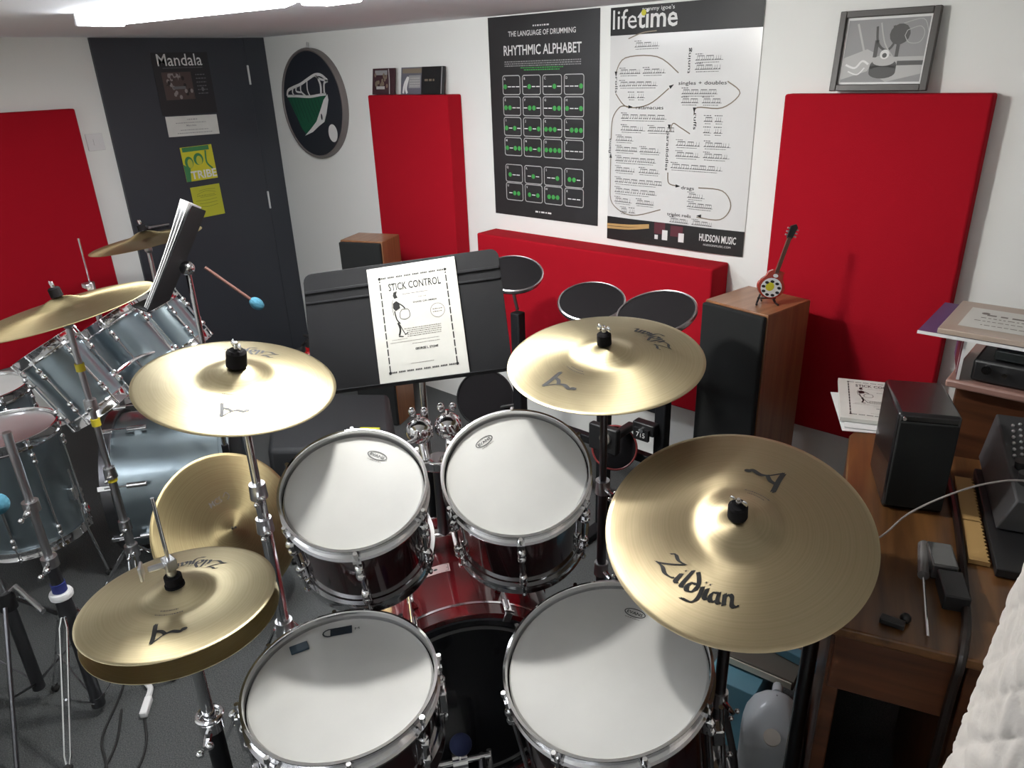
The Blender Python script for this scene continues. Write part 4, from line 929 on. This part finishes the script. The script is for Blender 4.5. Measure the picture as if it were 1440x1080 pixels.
# ------------------------------------------------------------------ left foreground stand with wide tripod
sx, sy = -2.108, .398
t = thing('hi_hat_stand', 'chrome stand with double-rod legs and blue collar left of the front hi-hats', 'stand', (sx, sy, 0), group='hi-hat stands')
build(MB().cyl((sx, sy, .05), (sx, sy, .56), .017, n=16), 'lower_tube', DKSTEEL, t); build(MB().cyl((sx, sy, .56), (sx, sy, .96), .011, n=14), 'tube', STEEL, t)
build(MB().cyl((sx, sy, .460), (sx, sy, .488), .0195, n=16), 'blue_band', mat('blue_tape', (.02, .03, .16), .5), t); build(MB().lathe([(.017, .0), (.030, .0), (.031, .012), (.028, .018), (.017, .018)], 24, closed=True), 'white_collar', PLASTW, t, M=Matrix.Translation((sx, sy, .440)))
for zz in (.56, .74):
    jo = build(MB().cyl((sx, sy, zz-.015), (sx, sy, zz+.015), .021, n=16), 'height_clamp', STEEL, t); a = MB().cyl((sx, sy, zz), (sx+.03, sy-.02, zz), .007, n=8); wing(a, (sx+.03, sy-.02, zz), (1, -.6, 0), 1.3); a.cyl((sx, sy, zz), (sx-.03, sy+.02, zz), .007, n=8); build(a, 'wing_screw', CHROME, jo)
build(MB().cyl((sx, sy, .375), (sx, sy, .440), .024, .021, 16), 'leg_collar', DKSTEEL, t); build(MB().cyl((sx, sy, .03), (sx, sy, .065), .02, n=12), 'brace_collar', DKSTEEL, t)
legs(t, sx, sy, .385, .05, .21, -44, fz=.012)
# heavy black stand left of it
bx_, by_ = -2.30, .30
t = thing('boom_stand', 'heavy dark boom stand at the left edge beside the grey-blue floor tom', 'stand', (bx_, by_, 0))
build(MB().cyl((bx_, by_, .05), (bx_, by_, .40), .018, n=14), 'lower_tube', DKSTEEL, t); build(MB().cyl((bx_, by_, .36), (bx_, by_, .42), .025, n=14), 'leg_collar', BLACK, t)
build(MB().tube([(bx_, by_, .40), (bx_+.02, by_+.03, .43), (bx_+.16, by_+.05, .40)], .008, 8), 'side_arm', STEEL, t)
build(MB().cyl((bx_, by_, .40), (bx_-.03, by_-.02, .80), .010, n=12), 'tube', STEEL, t)
legs(t, bx_, by_, .38, .08, .30, 210, m=DKSTEEL, double=False)

# music stand seen edge-on with white sheets, mallets
js = Vector((-2.385, 1.072, 1.203)); t = thing('music_stand', 'black music stand seen edge-on before the black door, white sheets on it', 'stand', (js.x, js.y, 0))
vdir = Vector((js.x, js.y, -.63)).normalized(); U = Vector((-.841, .505, -.193)).normalized(); V = Vector((.116, .517, .848)).normalized()
Me = F4(Vector((-2.299, 1.017, 1.262)), U, V)
N_ = Me.to_3x3() @ Vector((0, 0, 1))
build(MB().prism(rr_pts(.22, .165, .02), -.0035, 0), 'desk_plate', STANDBLK, t, M=Me); build(MB().box((0, -.164, -.024 if N_.x > 0 else .024), (.44, .003, .045)), 'ledge', STANDBLK, t, M=Me)
sgn = -1 if N_.x > 0 else 1
build(MB().ball(js, .024, n=18, k=12), 'pivot_ball', CHROME, t)
build(MB().cyl(js, (js.x, js.y, .55), .009, n=12), 'upper_tube', CHROME, t); build(MB().cyl((js.x, js.y, .55), (js.x, js.y, .08), .012, n=12), 'lower_tube', STANDBLK, t); legs(t, js.x, js.y, .2, .1, .17, 50, double=False, m=STANDBLK)
t = thing('sheet_music', 'loose white sheets standing on the edge-on music stand', 'paper', js+Vector((0, 0, .06)))
for k in range(3):
    P = MB(); n = 8; 
    for i in range(n+1):
        y = -.16+.33*i/n; cur = sgn*(.006+.006*k+.010*(i/n)**2*(k+1)*.6)
        P.v += [Vector((-.20+.012*k, y, cur)), Vector((.16-.02*k, y, cur)), Vector((-.20+.012*k, y, cur+sgn*.0025)), Vector((.16-.02*k, y, cur+sgn*.0025))]
    for i in range(n):
        q_ = 4*i; P.f += [[q_, q_+1, q_+5, q_+4], [q_+2, q_+6, q_+7, q_+3], [q_, q_+4, q_+6, q_+2], [q_+1, q_+3, q_+7, q_+5]]; P.m += [0]*4
    P.f += [[0, 2, 3, 1], [4*n, 4*n+1, 4*n+3, 4*n+2]]; P.m += [0, 0]
    build(P, 'sheet', PAPERW, t, M=Me)
def mallet(label, a_, b_, r_, stand=None):
    a_, b_ = Vector(a_), Vector(b_); t = thing('mallet', label, 'mallet', a_, group='blue headed mallets')
    build(MB().cyl(a_, b_, .0055, n=10), 'shaft', COPPER, t); d = (b_-a_).normalized(); build(MB().ball(b_, r_, n=18, k=12, sc=(1, 1, 1.35), T=frame_of(d)), 'yarn_head', BLUEF, t)
mallet('blue yarn mallet sticking out to the right of the edge-on music stand', js+Vector((.02, .05, -.005)), js+Vector((.085, .175, -.150)), .020)
mallet('blue mallet head at the left picture edge beside the grey-blue floor tom', (-2.325, .275, .800), (-1.93, .300, .865), .026)

# ------------------------------------------------------------------ electronic kit by the back wall
t = thing('electronic_drum_rack', 'black electronic drum rack with round clamps behind the right tom', 'drum rack', (-1.5, 2.15, 0))
for x, h in ((-1.90, .86), (-1.47, .80), (-1.215, .84)):
    build(MB().box((x, 2.15, h/2), (.045, .045, h)), 'post', STANDBLK, t, bevel=.006)
    build(MB().box((x, 2.10, .02), (.05, .40, .03)), 'foot', STANDBLK, t, bevel=.005)
for z_ in (.62, .40): build(MB().box((-1.555, 2.15, z_), (.70, .035, .035)), 'crossbar', STANDBLK, t, bevel=.005)
for x, z_ in ((-1.84, .60), (-1.52, .63), (-1.40, .42), (-1.26, .55)):
    c_l = build(MB().box((x, 2.11, z_), (.09, .04, .045)), 'clamp', BLACK, t, bevel=.005); build(MB().cyl((x, 2.10, z_), (x, 2.075, z_), .010, n=12), 'bolt', CHROME, c_l)
c_l = build(MB().box((-1.33, 1.95, .55), (.12, .03, .10)).box((-1.33, 2.04, .53), (.03, .18, .03)), 'clamp', BLACK, t, bevel=.006)
build(MB().lathe([(.006, 0), (.022, 0), (.022, .008), (.014, .012), (.006, .012)], 24, closed=True), 'round_knob', mat('alu_knob', (.6, .58, .52), .3, .8), c_l, M=F4((-1.315, 1.934, .56), (1, 0, 0), (0, 0, 1)))
lb = build(MB().box((-1.262, 2.085, .532), (.062, .012, .045)), 'label_plate', BLACK, t); a = Art(); a.text('715', 0, -.010, .020, .036, bold=.01)
place_art(a, 'number_print', [WHITE], lb, F4((-1.262, 2.0782, .532), (1, 0, 0), (0, 0, 1)))
def pad(label, c, n, r_, post, rim=STEEL):
    T = frame_of(n); M = things_loc(c, T); t = thing('drum_pad', label, 'drum pad', c, T, 'round electronic drum pads')
    build(MB().lathe([(.0002, -.028), (r_*.8, -.028), (r_-.004, -.016), (r_-.004, -.002), (.0002, -.002)], 48), 'pad_body', BLACK, t, M=M)
    build(MB().lathe([(r_-.006, -.010), (r_, -.010), (r_+.001, .002), (r_-.003, .005), (r_-.006, .003)], 60, closed=True), 'rim', rim, t, M=M)
    build(MB().lathe([(r_-.005, .0), (.0002, .0)], 48), 'playing_surface', FELT, t, M=M)
    p = M @ Vector((0, 0, -.03)); build(MB().tube(smooth([p, p+Vector((0, 0, -.05)), Vector(post)], 4), .007, 8), 'mount_arm', STEEL, t)
pad('round black pad directly above the right crash cymbal, left one of two', (-1.478, 2.07, 1.0), (.153, -.271, .95), .12, (-1.47, 2.15, .81))
pad('round black pad beside the tower speaker, right one of two', (-1.13, 1.925, 1.062), (-.02, -.30, .94), .125, (-1.215, 2.15, .85))
pad('round black pad half hidden behind the music stand', (-1.90, 2.13, 1.025), (.25, -.25, .93), .12, (-1.90, 2.15, .87))
pad('upright round black pad below the music stand on the electronic rack', (-2.06, 2.10, .45), (.55, -.75, .35), .125, (-1.90, 2.15, .45), BLACK)
pad('small upright round pad seen under the right crash cymbal', (-1.36, 2.06, .455), (.45, -.80, .35), .085, (-1.40, 2.14, .42), mat('pad_rim_red_reflection', (.25, .04, .04), .3))  # red reflection on the black pad painted into its rim colour
# black case and bits behind the bass drum
o = build(MB().hexa([(-2.96, 1.60, 0), (-2.46, 1.25, 0), (-2.04, 1.58, 0), (-2.50, 1.95, 0), (-2.94, 1.60, .42), (-2.46, 1.27, .42), (-2.07, 1.58, .42), (-2.50, 1.92, .42)]), 'equipment_case', mat('case_black', (.018, .019, .021), .6), None, loc=(-2.5, 1.6, 0), bevel=.02)
tag(o, 'large black equipment case on the floor behind the music stand', 'case')
o = build(MB().box((-2.27, 1.63, .426), (.085, .012, .010), T=Matrix.Rotation(R(35), 3, 'Z')), 'marker_pen', mat('pen_yellow', (.55, .55, .03), .5), None, loc=(-2.27, 1.63, .42), bevel=.003); tag(o, 'short yellow marker pen lying on the black case', 'pen')
# small red fire extinguisher by the corner
fe = Vector((-3.28, 2.03, 0)); t = thing('fire_extinguisher', 'small red fire extinguisher beside the music stand near the door corner', 'extinguisher', fe)
build(MB().lathe([(.0002, 0), (.05, 0), (.055, .01), (.055, .36), (.04, .40), (.018, .42), (.018, .44), (.0002, .44)], 28), 'cylinder', mat('extinguisher_red', (.35, .01, .012), .25, coat=.5), t, M=Matrix.Translation(fe))
build(MB().cyl(fe+Vector((0, 0, .44)), fe+Vector((0, 0, .475)), .014, n=12).box(fe+Vector((.02, 0, .50)), (.09, .018, .012)).box(fe+Vector((.02, 0, .478)), (.07, .016, .010)), 'valve', BLACK, t, bevel=.002)
build(MB().tube([fe+Vector((-.01, 0, .47)), fe+Vector((-.06, 0, .44)), fe+Vector((-.065, 0, .25))], .008, 8), 'hose', RUBBER, t)
# ------------------------------------------------------------------ old wooden desk on the right
DU = Vector((.957, .289, 0)); DV = Vector((-.289, .957, 0)); DO = Vector((-.294, 1.192, 0)); DT = .80
def D(u, v, z=0): return DO+DU*u+DV*v+Vector((0, 0, z))
TD = Matrix(((DU.x, DV.x, 0), (DU.y, DV.y, 0), (0, 0, 1))); MD = things_loc(DO, TD)
t = thing('writing_desk', 'old brown wooden desk along the right side with black speaker standing on it', 'desk', DO, TD)
build(MB().prism([(.0, .0), (.48, 0), (.48, .79), (.20, .80), (.16, .86), (.035, .86), (.010, .85), (0, .825)], DT-.022, DT), 'desktop', DESK, t, M=MD, bevel=.004)
build(MB().box((.11, .022, DT-.09), (.205, .018, .135)), 'front_apron', DESKD, t, M=MD, bevel=.002)
build(MB().box((.352, .30, .389), (.25, .56, .775)), 'pedestal', DESKD, t, M=MD, bevel=.003)
build(MB().box((.015, .42, .389), (.028, .80, .775)), 'side_panel', DESKD, t, M=MD, bevel=.003)
build(MB().box((.10, .80, .389), (.15, .02, .775)), 'back_panel', DESKD, t, M=MD)
build(MB().tube(smooth([(.207, -.006, .02), (.207, -.006, .40), (.207, -.004, DT-.10), (.209, -.004, DT-.02), (.212, .02, DT+.010), (.222, .10, DT+.012), (.230, .30, DT+.012), (.232, .50, DT+.012), (.225, .70, DT+.012)], 6), .0085, 8), 'dark_moulding', mat('moulding_dark', (.012, .006, .004), .4, coat=.2), t, M=MD)
a = MB(); 
for k in range(2): 
    dw = build(MB().box((.352, .012, .60-.24*k), (.20, .02, .21)), 'drawer', DESKD, t, M=MD, bevel=.004); build(MB().ball((.352, -.008, .60-.24*k), .012, n=12, k=8), 'drawer_knob', STEEL, dw, M=MD)
# tan strips with zigzag edge and black comb beside the moulding
def zig(v0, v1, w0, w1):
    P = [(w0, v0), (w0, v1)]; n = int((v1-v0)/.014)
    for i in range(n): y = v1-(v1-v0)*i/n; P += [(w1, y), (w1-.005, y-(v1-v0)/n/2)]
    P += [(w1, v0)]; return P
for v0, v1, lb in ((.30, .455, 'tan card strip with a serrated edge beside the dark moulding, nearer the camera'), (.46, .66, 'tan card strip with a serrated edge beside the dark moulding, nearer the speaker')):
    o = build(MB().prism(zig(v0, v1, .243, .282), DT+.002, DT+.012), 'card_strip', TAN, None, M=MD, loc=D(.26, v0, DT)); tag(o, lb, 'card strip', 'tan serrated strips')
o = build(MB().prism([(.287, .27), (.36, .27), (.36, .70), (.287, .70)], DT+.002, DT+.022), 'comb_binder', BLACK, None, M=MD, loc=D(.3, .3, DT), bevel=.002); tag(o, 'long black comb binder next to the tan serrated strips', 'binder')
# amplifier with knobs
t = thing('amplifier', 'dark grey amplifier with knobs at the right picture edge on desk', 'amplifier', D(.40, .50, DT), TD)
build(MB().hexa([(.30, .42, DT+.024), (.47, .42, DT+.024), (.47, .76, DT+.024), (.30, .76, DT+.024), (.325, .42, DT+.10), (.47, .42, DT+.10), (.47, .76, DT+.15), (.315, .76, DT+.15)]), 'case', mat('amp_grey', (.045, .045, .047), .5), t, M=MD, bevel=.004)
for k in range(12): build(MB().ball((.335+.016*(k % 2)+.002*(k//2), .58+.026*(k//2)+.012*(k % 2), DT+.128+.0035*(k//2)), .0042, n=8, k=6), 'indicator', STEEL, t, M=MD)
for v in (.49, .545): build(MB().cyl((.35, v, DT+.100), (.345, v, DT+.135), .017, .015, 16), 'knob', BLACK, t, M=MD)
# black desktop speaker
s0 = D(.0, .0)
pA, pB = Vector((-.352, 1.660, DT)), Vector((-.238, 1.712, DT))
su = (pB-pA).normalized(); sv = Vector((-su.y, su.x, 0)); wS, dS, hS = .128, .20, .245
TS = Matrix(((su.x, sv.x, 0), (su.y, sv.y, 0), (0, 0, 1))); cS = pA+su*wS/2+sv*dS/2; MS = things_loc(cS, TS)
t = thing('desktop_speaker', 'black box loudspeaker standing upright on the wooden desk', 'speaker', cS, TS)
build(MB().box((0, 0, hS/2), (wS, dS, hS)), 'cabinet', mat('gloss_black', (.010, .009, .010), .25, coat=.3), t, M=MS, bevel=.008)
build(MB().box((0, -dS/2-.003, hS/2-.004), (wS-.008, .008, hS-.03)), 'grille', GRILLE, t, M=MS, bevel=.003)
build(MB().cyl((-wS/2+.012, -dS/2-.004, hS-.010), (-wS/2+.012, -dS/2-.010, hS-.010), .004, n=10), 'power_light', CHROME, t, M=MS)
# stick control booklet and papers under it at the desk's far corner
ub = (Vector((-.486, 2.105, 0))-Vector((-.591, 2.066, 0))).normalized(); vb = Vector((-ub.y, ub.x, 0))
o0 = Vector((-.585, 2.035, DT))
for k, (du, dv, rz) in enumerate(((.012, -.045, 6), (.018, -.028, 1))):
    Mk = F4(o0+ub*du+vb*dv+Vector((0, 0, .003+.004*k)), ub, vb) @ Matrix.Rotation(R(rz), 4, 'Z'); o = build(MB().box((.10, .13, 0), (.20, .27, .002)), 'paper_sheet', PAPERW, None, M=Mk, loc=Mk @ Vector((0, 0, 0)))
    tag(o, ['lowest white sheet poking out under the booklet on the desk corner', 'upper white sheet between booklet and lower sheet on desk corner'][k], 'paper', 'papers under the booklet')
Mk = F4(o0+ub*.118+vb*.0+Vector((0, 0, .016)), ub, vb)
t = thing('practice_book', 'second STICK CONTROL booklet lying at the desk corner against black speaker', 'book', Mk @ Vector((0, 0, 0)), group='stick control books')
build(MB().box((0, .15, 0), (.225, .30, .012)), 'cover', PAPER, t, M=Mk, bevel=.001); place_art(stick_art(), 'cover_print', [INK, INKG], t, Mk @ Matrix.Translation((0, 0, .0066)))
# screwdriver, plug box and clip on the desk
pA, pB, pC = Vector((-.230, 1.535, DT+.015)), Vector((-.204, 1.430, DT+.015)), Vector((-.152, 1.262, DT+.006))
t = thing('screwdriver', 'long screwdriver with clear grey handle lying on the wooden desk', 'screwdriver', pA)
build(MB().cyl(pA, pB, .0125, .011, 12).ball(pA, .0125, n=12, k=8), 'handle', mat('clear_grey', (.20, .19, .19), .15, trans=.3), t); build(MB().cyl(pB, pC, .0028, n=8), 'shaft', CHROME, t)
t = thing('power_adapter', 'black and grey power adapter beside the screwdriver on the desk', 'adapter', D(.14, .30, DT))
Ma = F4((-.166, 1.455, DT+.0195), (-.30*-1, .12, 0), (-.25, .95, 0)); 
build(MB().box((0, -.05, 0), (.045, .085, .034)), 'body', BLACK, t, M=Ma, bevel=.003); build(MB().box((-.006, .045, .0), (.048, .085, .036)), 'clear_cover', mat('smoky_plastic', (.09, .09, .09), .12, trans=.3, coat=.5), t, M=Ma, bevel=.004)
o = build(MB().box((-.212, 1.262, DT+.007), (.042, .018, .012), T=Matrix.Rotation(R(5), 3, 'Z')).ball((-.196, 1.285, DT+.009), .010, n=12, k=8), 'cable_clip', BLACK, None, loc=(-.205, 1.27, DT), bevel=.002); tag(o, 'small black clip lying near the front edge of the desk', 'clip')
P = smooth([(-.345, 1.40, DT+.02), (-.300, 1.470, DT+.045), (-.270, 1.520, DT+.085), (-.215, 1.540, DT+.14), (-.155, 1.600, DT+.165), (-.09, 1.66, DT+.165), (.0, 1.70, DT+.13)], 6)
o = build(MB().tube(P, .0020, 8), 'audio_cable', mat('cable_grey', (.30, .27, .26), .35), None, loc=(-.3, 1.47, DT)); tag(o, 'thin grey cable arching over the desk to the amplifier', 'cable')

# cabinet behind the desk with a record player and sleeves
t = thing('record_cabinet', 'dark brown cabinet behind the desk carrying the turntable and sleeves', 'cabinet', (.05, 2.32, 0))
build(MB().box((.11, 2.40, .475), (.88, .52, .95)), 'body', DESKD, t, bevel=.004); build(MB().box((.11, 2.385, .966), (.92, .57, .022)), 'top', mat('pinkish_edge', (.30, .17, .14), .4), t, bevel=.006)
t = thing('turntable', 'black turntable in the cabinet shelf under the cardboard sleeve', 'turntable', (.05, 2.32, .994))
build(MB().box((.08, 2.34, 1.010), (.76, .44, .06)), 'base', BLACK, t, bevel=.008); build(MB().box((.09, 2.34, 1.058), (.70, .42, .030)), 'lid', mat('smoke_lid', (.06, .07, .07), .15, coat=.6), t, bevel=.006)
build(MB().cyl((-.265, 2.122, 1.02), (-.265, 2.105, 1.02), .012, n=14).cyl((-.225, 2.122, 1.015), (-.225, 2.105, 1.015), .006, n=12), 'knob', CHROME, t)
for k, (lb, m_) in enumerate((('white edged maroon record sleeve standing against the turntable end', MAROON), ('white edged purple record sleeve standing behind the maroon one', PURPLE))):
    Mk = F4((-.330-.012*k, 2.13+.05*k, .978), (-.25, 1, 0), (0, 0, 1)); t = thing('record_sleeve', lb, 'sleeve', (-.315-.012*k, 2.12, .995), group='sleeves at the turntable')
    build(MB().box((.06, .055, 0), (.16, .108, .005)), 'cover', m_, t, M=Mk); build(MB().box((-.021, .055, 0), (.004, .108, .007)), 'spine', PAPERW, t, M=Mk)
Mc = F4((-.428, 2.075, 1.112), (1, .018, 0), (-.12, 1, 0))
t = thing('record_sleeve', 'large worn cardboard record sleeve with white label lying on the turntable', 'sleeve', (-.42, 2.07, 1.1), group='sleeves at the turntable')
build(MB().box((.31, .145, 0), (.54, .29, .014)), 'cover', CARD, t, M=Mc, bevel=.002)
a = Art(); a.rect(.075, .05, .27, .235); a.mat(1); a.squig(.12, .22, .178, .012, .0003); a.squig(.11, .24, .15, .006, .0003); a.squig(.10, .22, .12, .005, .0003); a.squig(.12, .24, .085, .005, .0003); a.disc(.115, .19, .010, .010, .0003); a.disc(.235, .17, .012, .012, .0003)
a.mat(2); a.line([(.29, .03), (.29, .26)], .003, .0002, sm=False); a.line([(.32, .01), (.32, .28)], .003, .0002, sm=False)
place_art(a, 'label_print', [PAPER, INKG, TAUPE], t, Mc @ Matrix.Translation((0, 0, .0075)))
t = thing('record_sleeve', 'purple record sleeve whose corner shows under the cardboard sleeve', 'sleeve', (-.45, 2.1, 1.095), group='sleeves at the turntable')
build(MB().box((.145, .15, -.012), (.30, .30, .006)), 'cover', PURPLE, t, M=Mc); build(MB().box((.145, -.001, -.012), (.30, .003, .008)), 'edge', PAPERW, t, M=Mc)

# milk jug and blue books on the floor between floor tom and desk
jc = Vector((-.462, 1.465, 0)); t = thing('plastic_jug', 'translucent white plastic jug with round cap on the floor by the desk', 'jug', jc)
TJ = Matrix.Rotation(R(19), 3, 'Z') @ Matrix.Diagonal((1.08, 1.08, 1.0)); MJ = things_loc(jc, TJ)
def ring(w_, d_, z_, n=28, p=4, cy=0): 
    return [Vector((w_*math.copysign(abs(math.cos(2*PI*i/n))**(2/p), math.cos(2*PI*i/n)), cy+d_*math.copysign(abs(math.sin(2*PI*i/n))**(2/p), math.sin(2*PI*i/n)), z_)) for i in range(n)]
a = MB(); R_ = [ring(.066, .066, 0), ring(.072, .072, .01), ring(.072, .072, .17), ring(.068, .068, .20, cy=0), ring(.055, .052, .235, cy=.006), ring(.036, .034, .262, p=3, cy=.012), ring(.016, .018, .278, p=2, cy=.016), ring(.002, .002, .28, p=2, cy=.016)]
for r_ in R_: a.v += r_
n = 28
for k in range(len(R_)-1):
    for i in range(n): a.f.append([k*n+i, k*n+(i+1) % n, (k+1)*n+(i+1) % n, (k+1)*n+i]); a.m.append(0)
a.f.append(list(range(n-1, -1, -1))); a.m.append(0)
build(a, 'body', JUG, t, M=MJ, sharp=70)
build(MB().tube(smooth([(0, .03, .272), (0, .062, .262), (0, .074, .225), (0, .070, .18)], 5), .012, 10), 'handle', JUG, t, M=MJ)
build(MB().cyl((0, -.050, .205), (0, -.064, .226), .019, n=20), 'cap', mat('cream_cap', (.70, .66, .60), .4), t, M=MJ)
Mx0 = F4((-.600, 1.515, 0), (.995, .085, 0), (-.085, .995, 0))
for k, (lb, m_, z_, dd, hh) in enumerate((('blue covered book flat on the floor pile left of the jug, lowest', mat('book_teal', (.13, .30, .38), .5), .11, (.135, .24), .22), ('dull covered book with cream page edges on top of the floor pile', mat('book_cover_dull', (.12, .11, .09), .5), .238, (.19, .21), .030))):
    Mx = Mx0 @ Matrix.Translation((.05*k-.02, .055*k, 0)); t = thing('book', lb, 'book', (-.60, 1.60, z_-hh/2), group='books beside the jug')
    build(MB().box((.02, .10, z_), (dd[0], dd[1], hh)), 'cover', m_, t, M=Mx, bevel=.002); build(MB().box((.02, -.006, z_), (dd[0]-.01, .006, max(.02, hh-.012))), 'page_block', mat('cream_pages', (.62, .60, .50), .7) if k else m_, t, M=Mx)
o = build(MB().box((.06, .03, 0), (.030, .17, .030)), 'cardboard_tube', mat('tube_blue', (.08, .20, .27), .4), None, M=F4((-.545, 1.630, .270), (.97, -.06, 0), (.06, .97, 0)) @ Matrix.Translation((-.06, .03, 0)) @ Matrix.Rotation(R(90), 4, 'Z') @ Matrix.Translation((-.06, -.13, 0)), loc=(-.52, 1.68, .275), bevel=.003); tag(o, 'light blue bar shaped box lying on the books behind the jug', 'box')
P = smooth([(-.585, 1.43, .24), (-.55, 1.38, .22), (-.49, 1.30, .20), (-.44, 1.21, .17), (-.40, 1.12, .10), (-.38, 1.03, .03)], 6)
o = build(MB().tube(P, .009, 10), 'thick_cable', RUBBER, None, loc=(-.5, 1.3, 0)); tag(o, 'thick black cable hanging down in front of the plastic jug', 'cable')
t = thing('keyboard_stand', 'dark metal tube stand leg between the plastic jug and desk', 'stand', (-.38, 1.36, 0))
build(MB().tube([(-.365, 1.33, .70), (-.365, 1.33, .03)], .016, 12), 'tube', DKSTEEL, t); build(MB().tube([(-.395, 1.40, .60), (-.375, 1.32, .03)], .007, 10), 'chrome_rod', CHROME, t); build(MB().box((-.365, 1.30, .015), (.04, .11, .03)), 'foot', RUBBER, t, bevel=.004)

# quilted cloth roll close to the camera at the right
qc = Vector((.108, .905, 0)); a = MB(); n, K = 230, 270
rnd = random.Random(7)
for j in range(K+1):
    z_ = 1.42*j/K
    rb = .205-.055*z_
    if j > K-28: rb *= math.sqrt(max(0.0004, 1-((j-(K-28))/28)**2))
    for i in range(n):
        g = 2*PI*i/n; s1 = g*.17; 
        q1 = math.sin((s1+z_*.85)/.062*PI); q2 = math.sin((s1-z_*.85)/.062*PI)
        puff = .0042*(1-math.exp(-min(abs(q1), abs(q2))/.16))+.0015*abs(q1*q2)
        cr_ = .0018*math.sin(41*g+9*math.sin(17*z_+3*g))*math.sin(37*z_+5*math.sin(3*g))+.0022*math.sin(23*z_+11*g+4*math.sin(13*z_))
        r_ = rb+puff+(cr_ if j < K-27 else 0); a.v.append(Vector((qc.x+r_*math.cos(g), qc.y+r_*math.sin(g), z_)))
for j in range(K):
    for i in range(n): a.f.append([j*n+i, j*n+(i+1) % n, (j+1)*n+(i+1) % n, (j+1)*n+i]); a.m.append(0)
a.f.append(list(range(n-1, -1, -1))); a.m.append(0); a.f.append(list(range(K*n, K*n+n))); a.m.append(0)
o = build(a, 'quilted_roll', QUILT, None, loc=qc, sharp=75); tag(o, 'upright roll of cream quilted cloth at the lower right corner', 'quilt')

# ------------------------------------------------------------------ cables on the carpet
o = build(MB().tube(smooth([(-2.12, .535, .012), (-2.07, .535, .012), (-2.035, .512, .012)], 5), .009, 8), 'white_lead', PLASTW, None, loc=(-2.0, .55, 0)); tag(o, 'short white lead joined to a plug on the carpet', 'cable')
o = build(MB().box((-2.002, .492, .014), (.07, .022, .022), T=Matrix.Rotation(R(-38), 3, 'Z')), 'inline_plug', PLASTW, None, loc=(-2.002, .492, 0), bevel=.004); tag(o, 'white in-line plug on the carpet below the hi-hats', 'plug')
for lb, P in (('thin black cable running from the white plug across the carpet', [(-1.97, .470), (-1.87, .43), (-1.80, .36), (-1.83, .27), (-1.76, .22), (-1.68, .10)]),
              ('black cable looping on the carpet beside the chrome tripod', [(-2.06, .44), (-1.95, .38), (-1.86, .30), (-1.80, .26), (-1.74, .30), (-1.70, .28), (-1.66, .18)]),
              ('black cable curling towards the bottom edge of the picture', [(-2.25, .55), (-2.12, .46), (-2.0, .36), (-1.90, .33), (-1.82, .30), (-1.80, .22), (-1.86, .14)])):
    o = build(MB().tube(smooth([(x, y, .005) for x, y in P], 6), .0035, 6), 'floor_cable', RUBBER, None, loc=(P[0][0], P[0][1], 0)); tag(o, lb, 'cable', 'black cables on the carpet')
# black stool base at the lower left corner
t = thing('drum_stool', 'black drum stool at the lower left corner of the picture', 'stool', (-2.20, -.10, 0))
build(MB().lathe([(.0002, .44), (.15, .44), (.165, .46), (.165, .50), (.15, .52), (.0002, .52)], 36), 'seat', BLACK, t, M=Matrix.Translation((-2.20, -.10, 0))); build(MB().cyl((-2.20, -.10, .08), (-2.20, -.10, .44), .014, n=14), 'post', STEEL, t)
for k in range(3): g = R(20+120*k); build(MB().tube([(-2.20, -.10, .30), (-2.20+.28*math.cos(g), -.10+.28*math.sin(g), .02)], .012, 10), 'leg', BLACK, t)
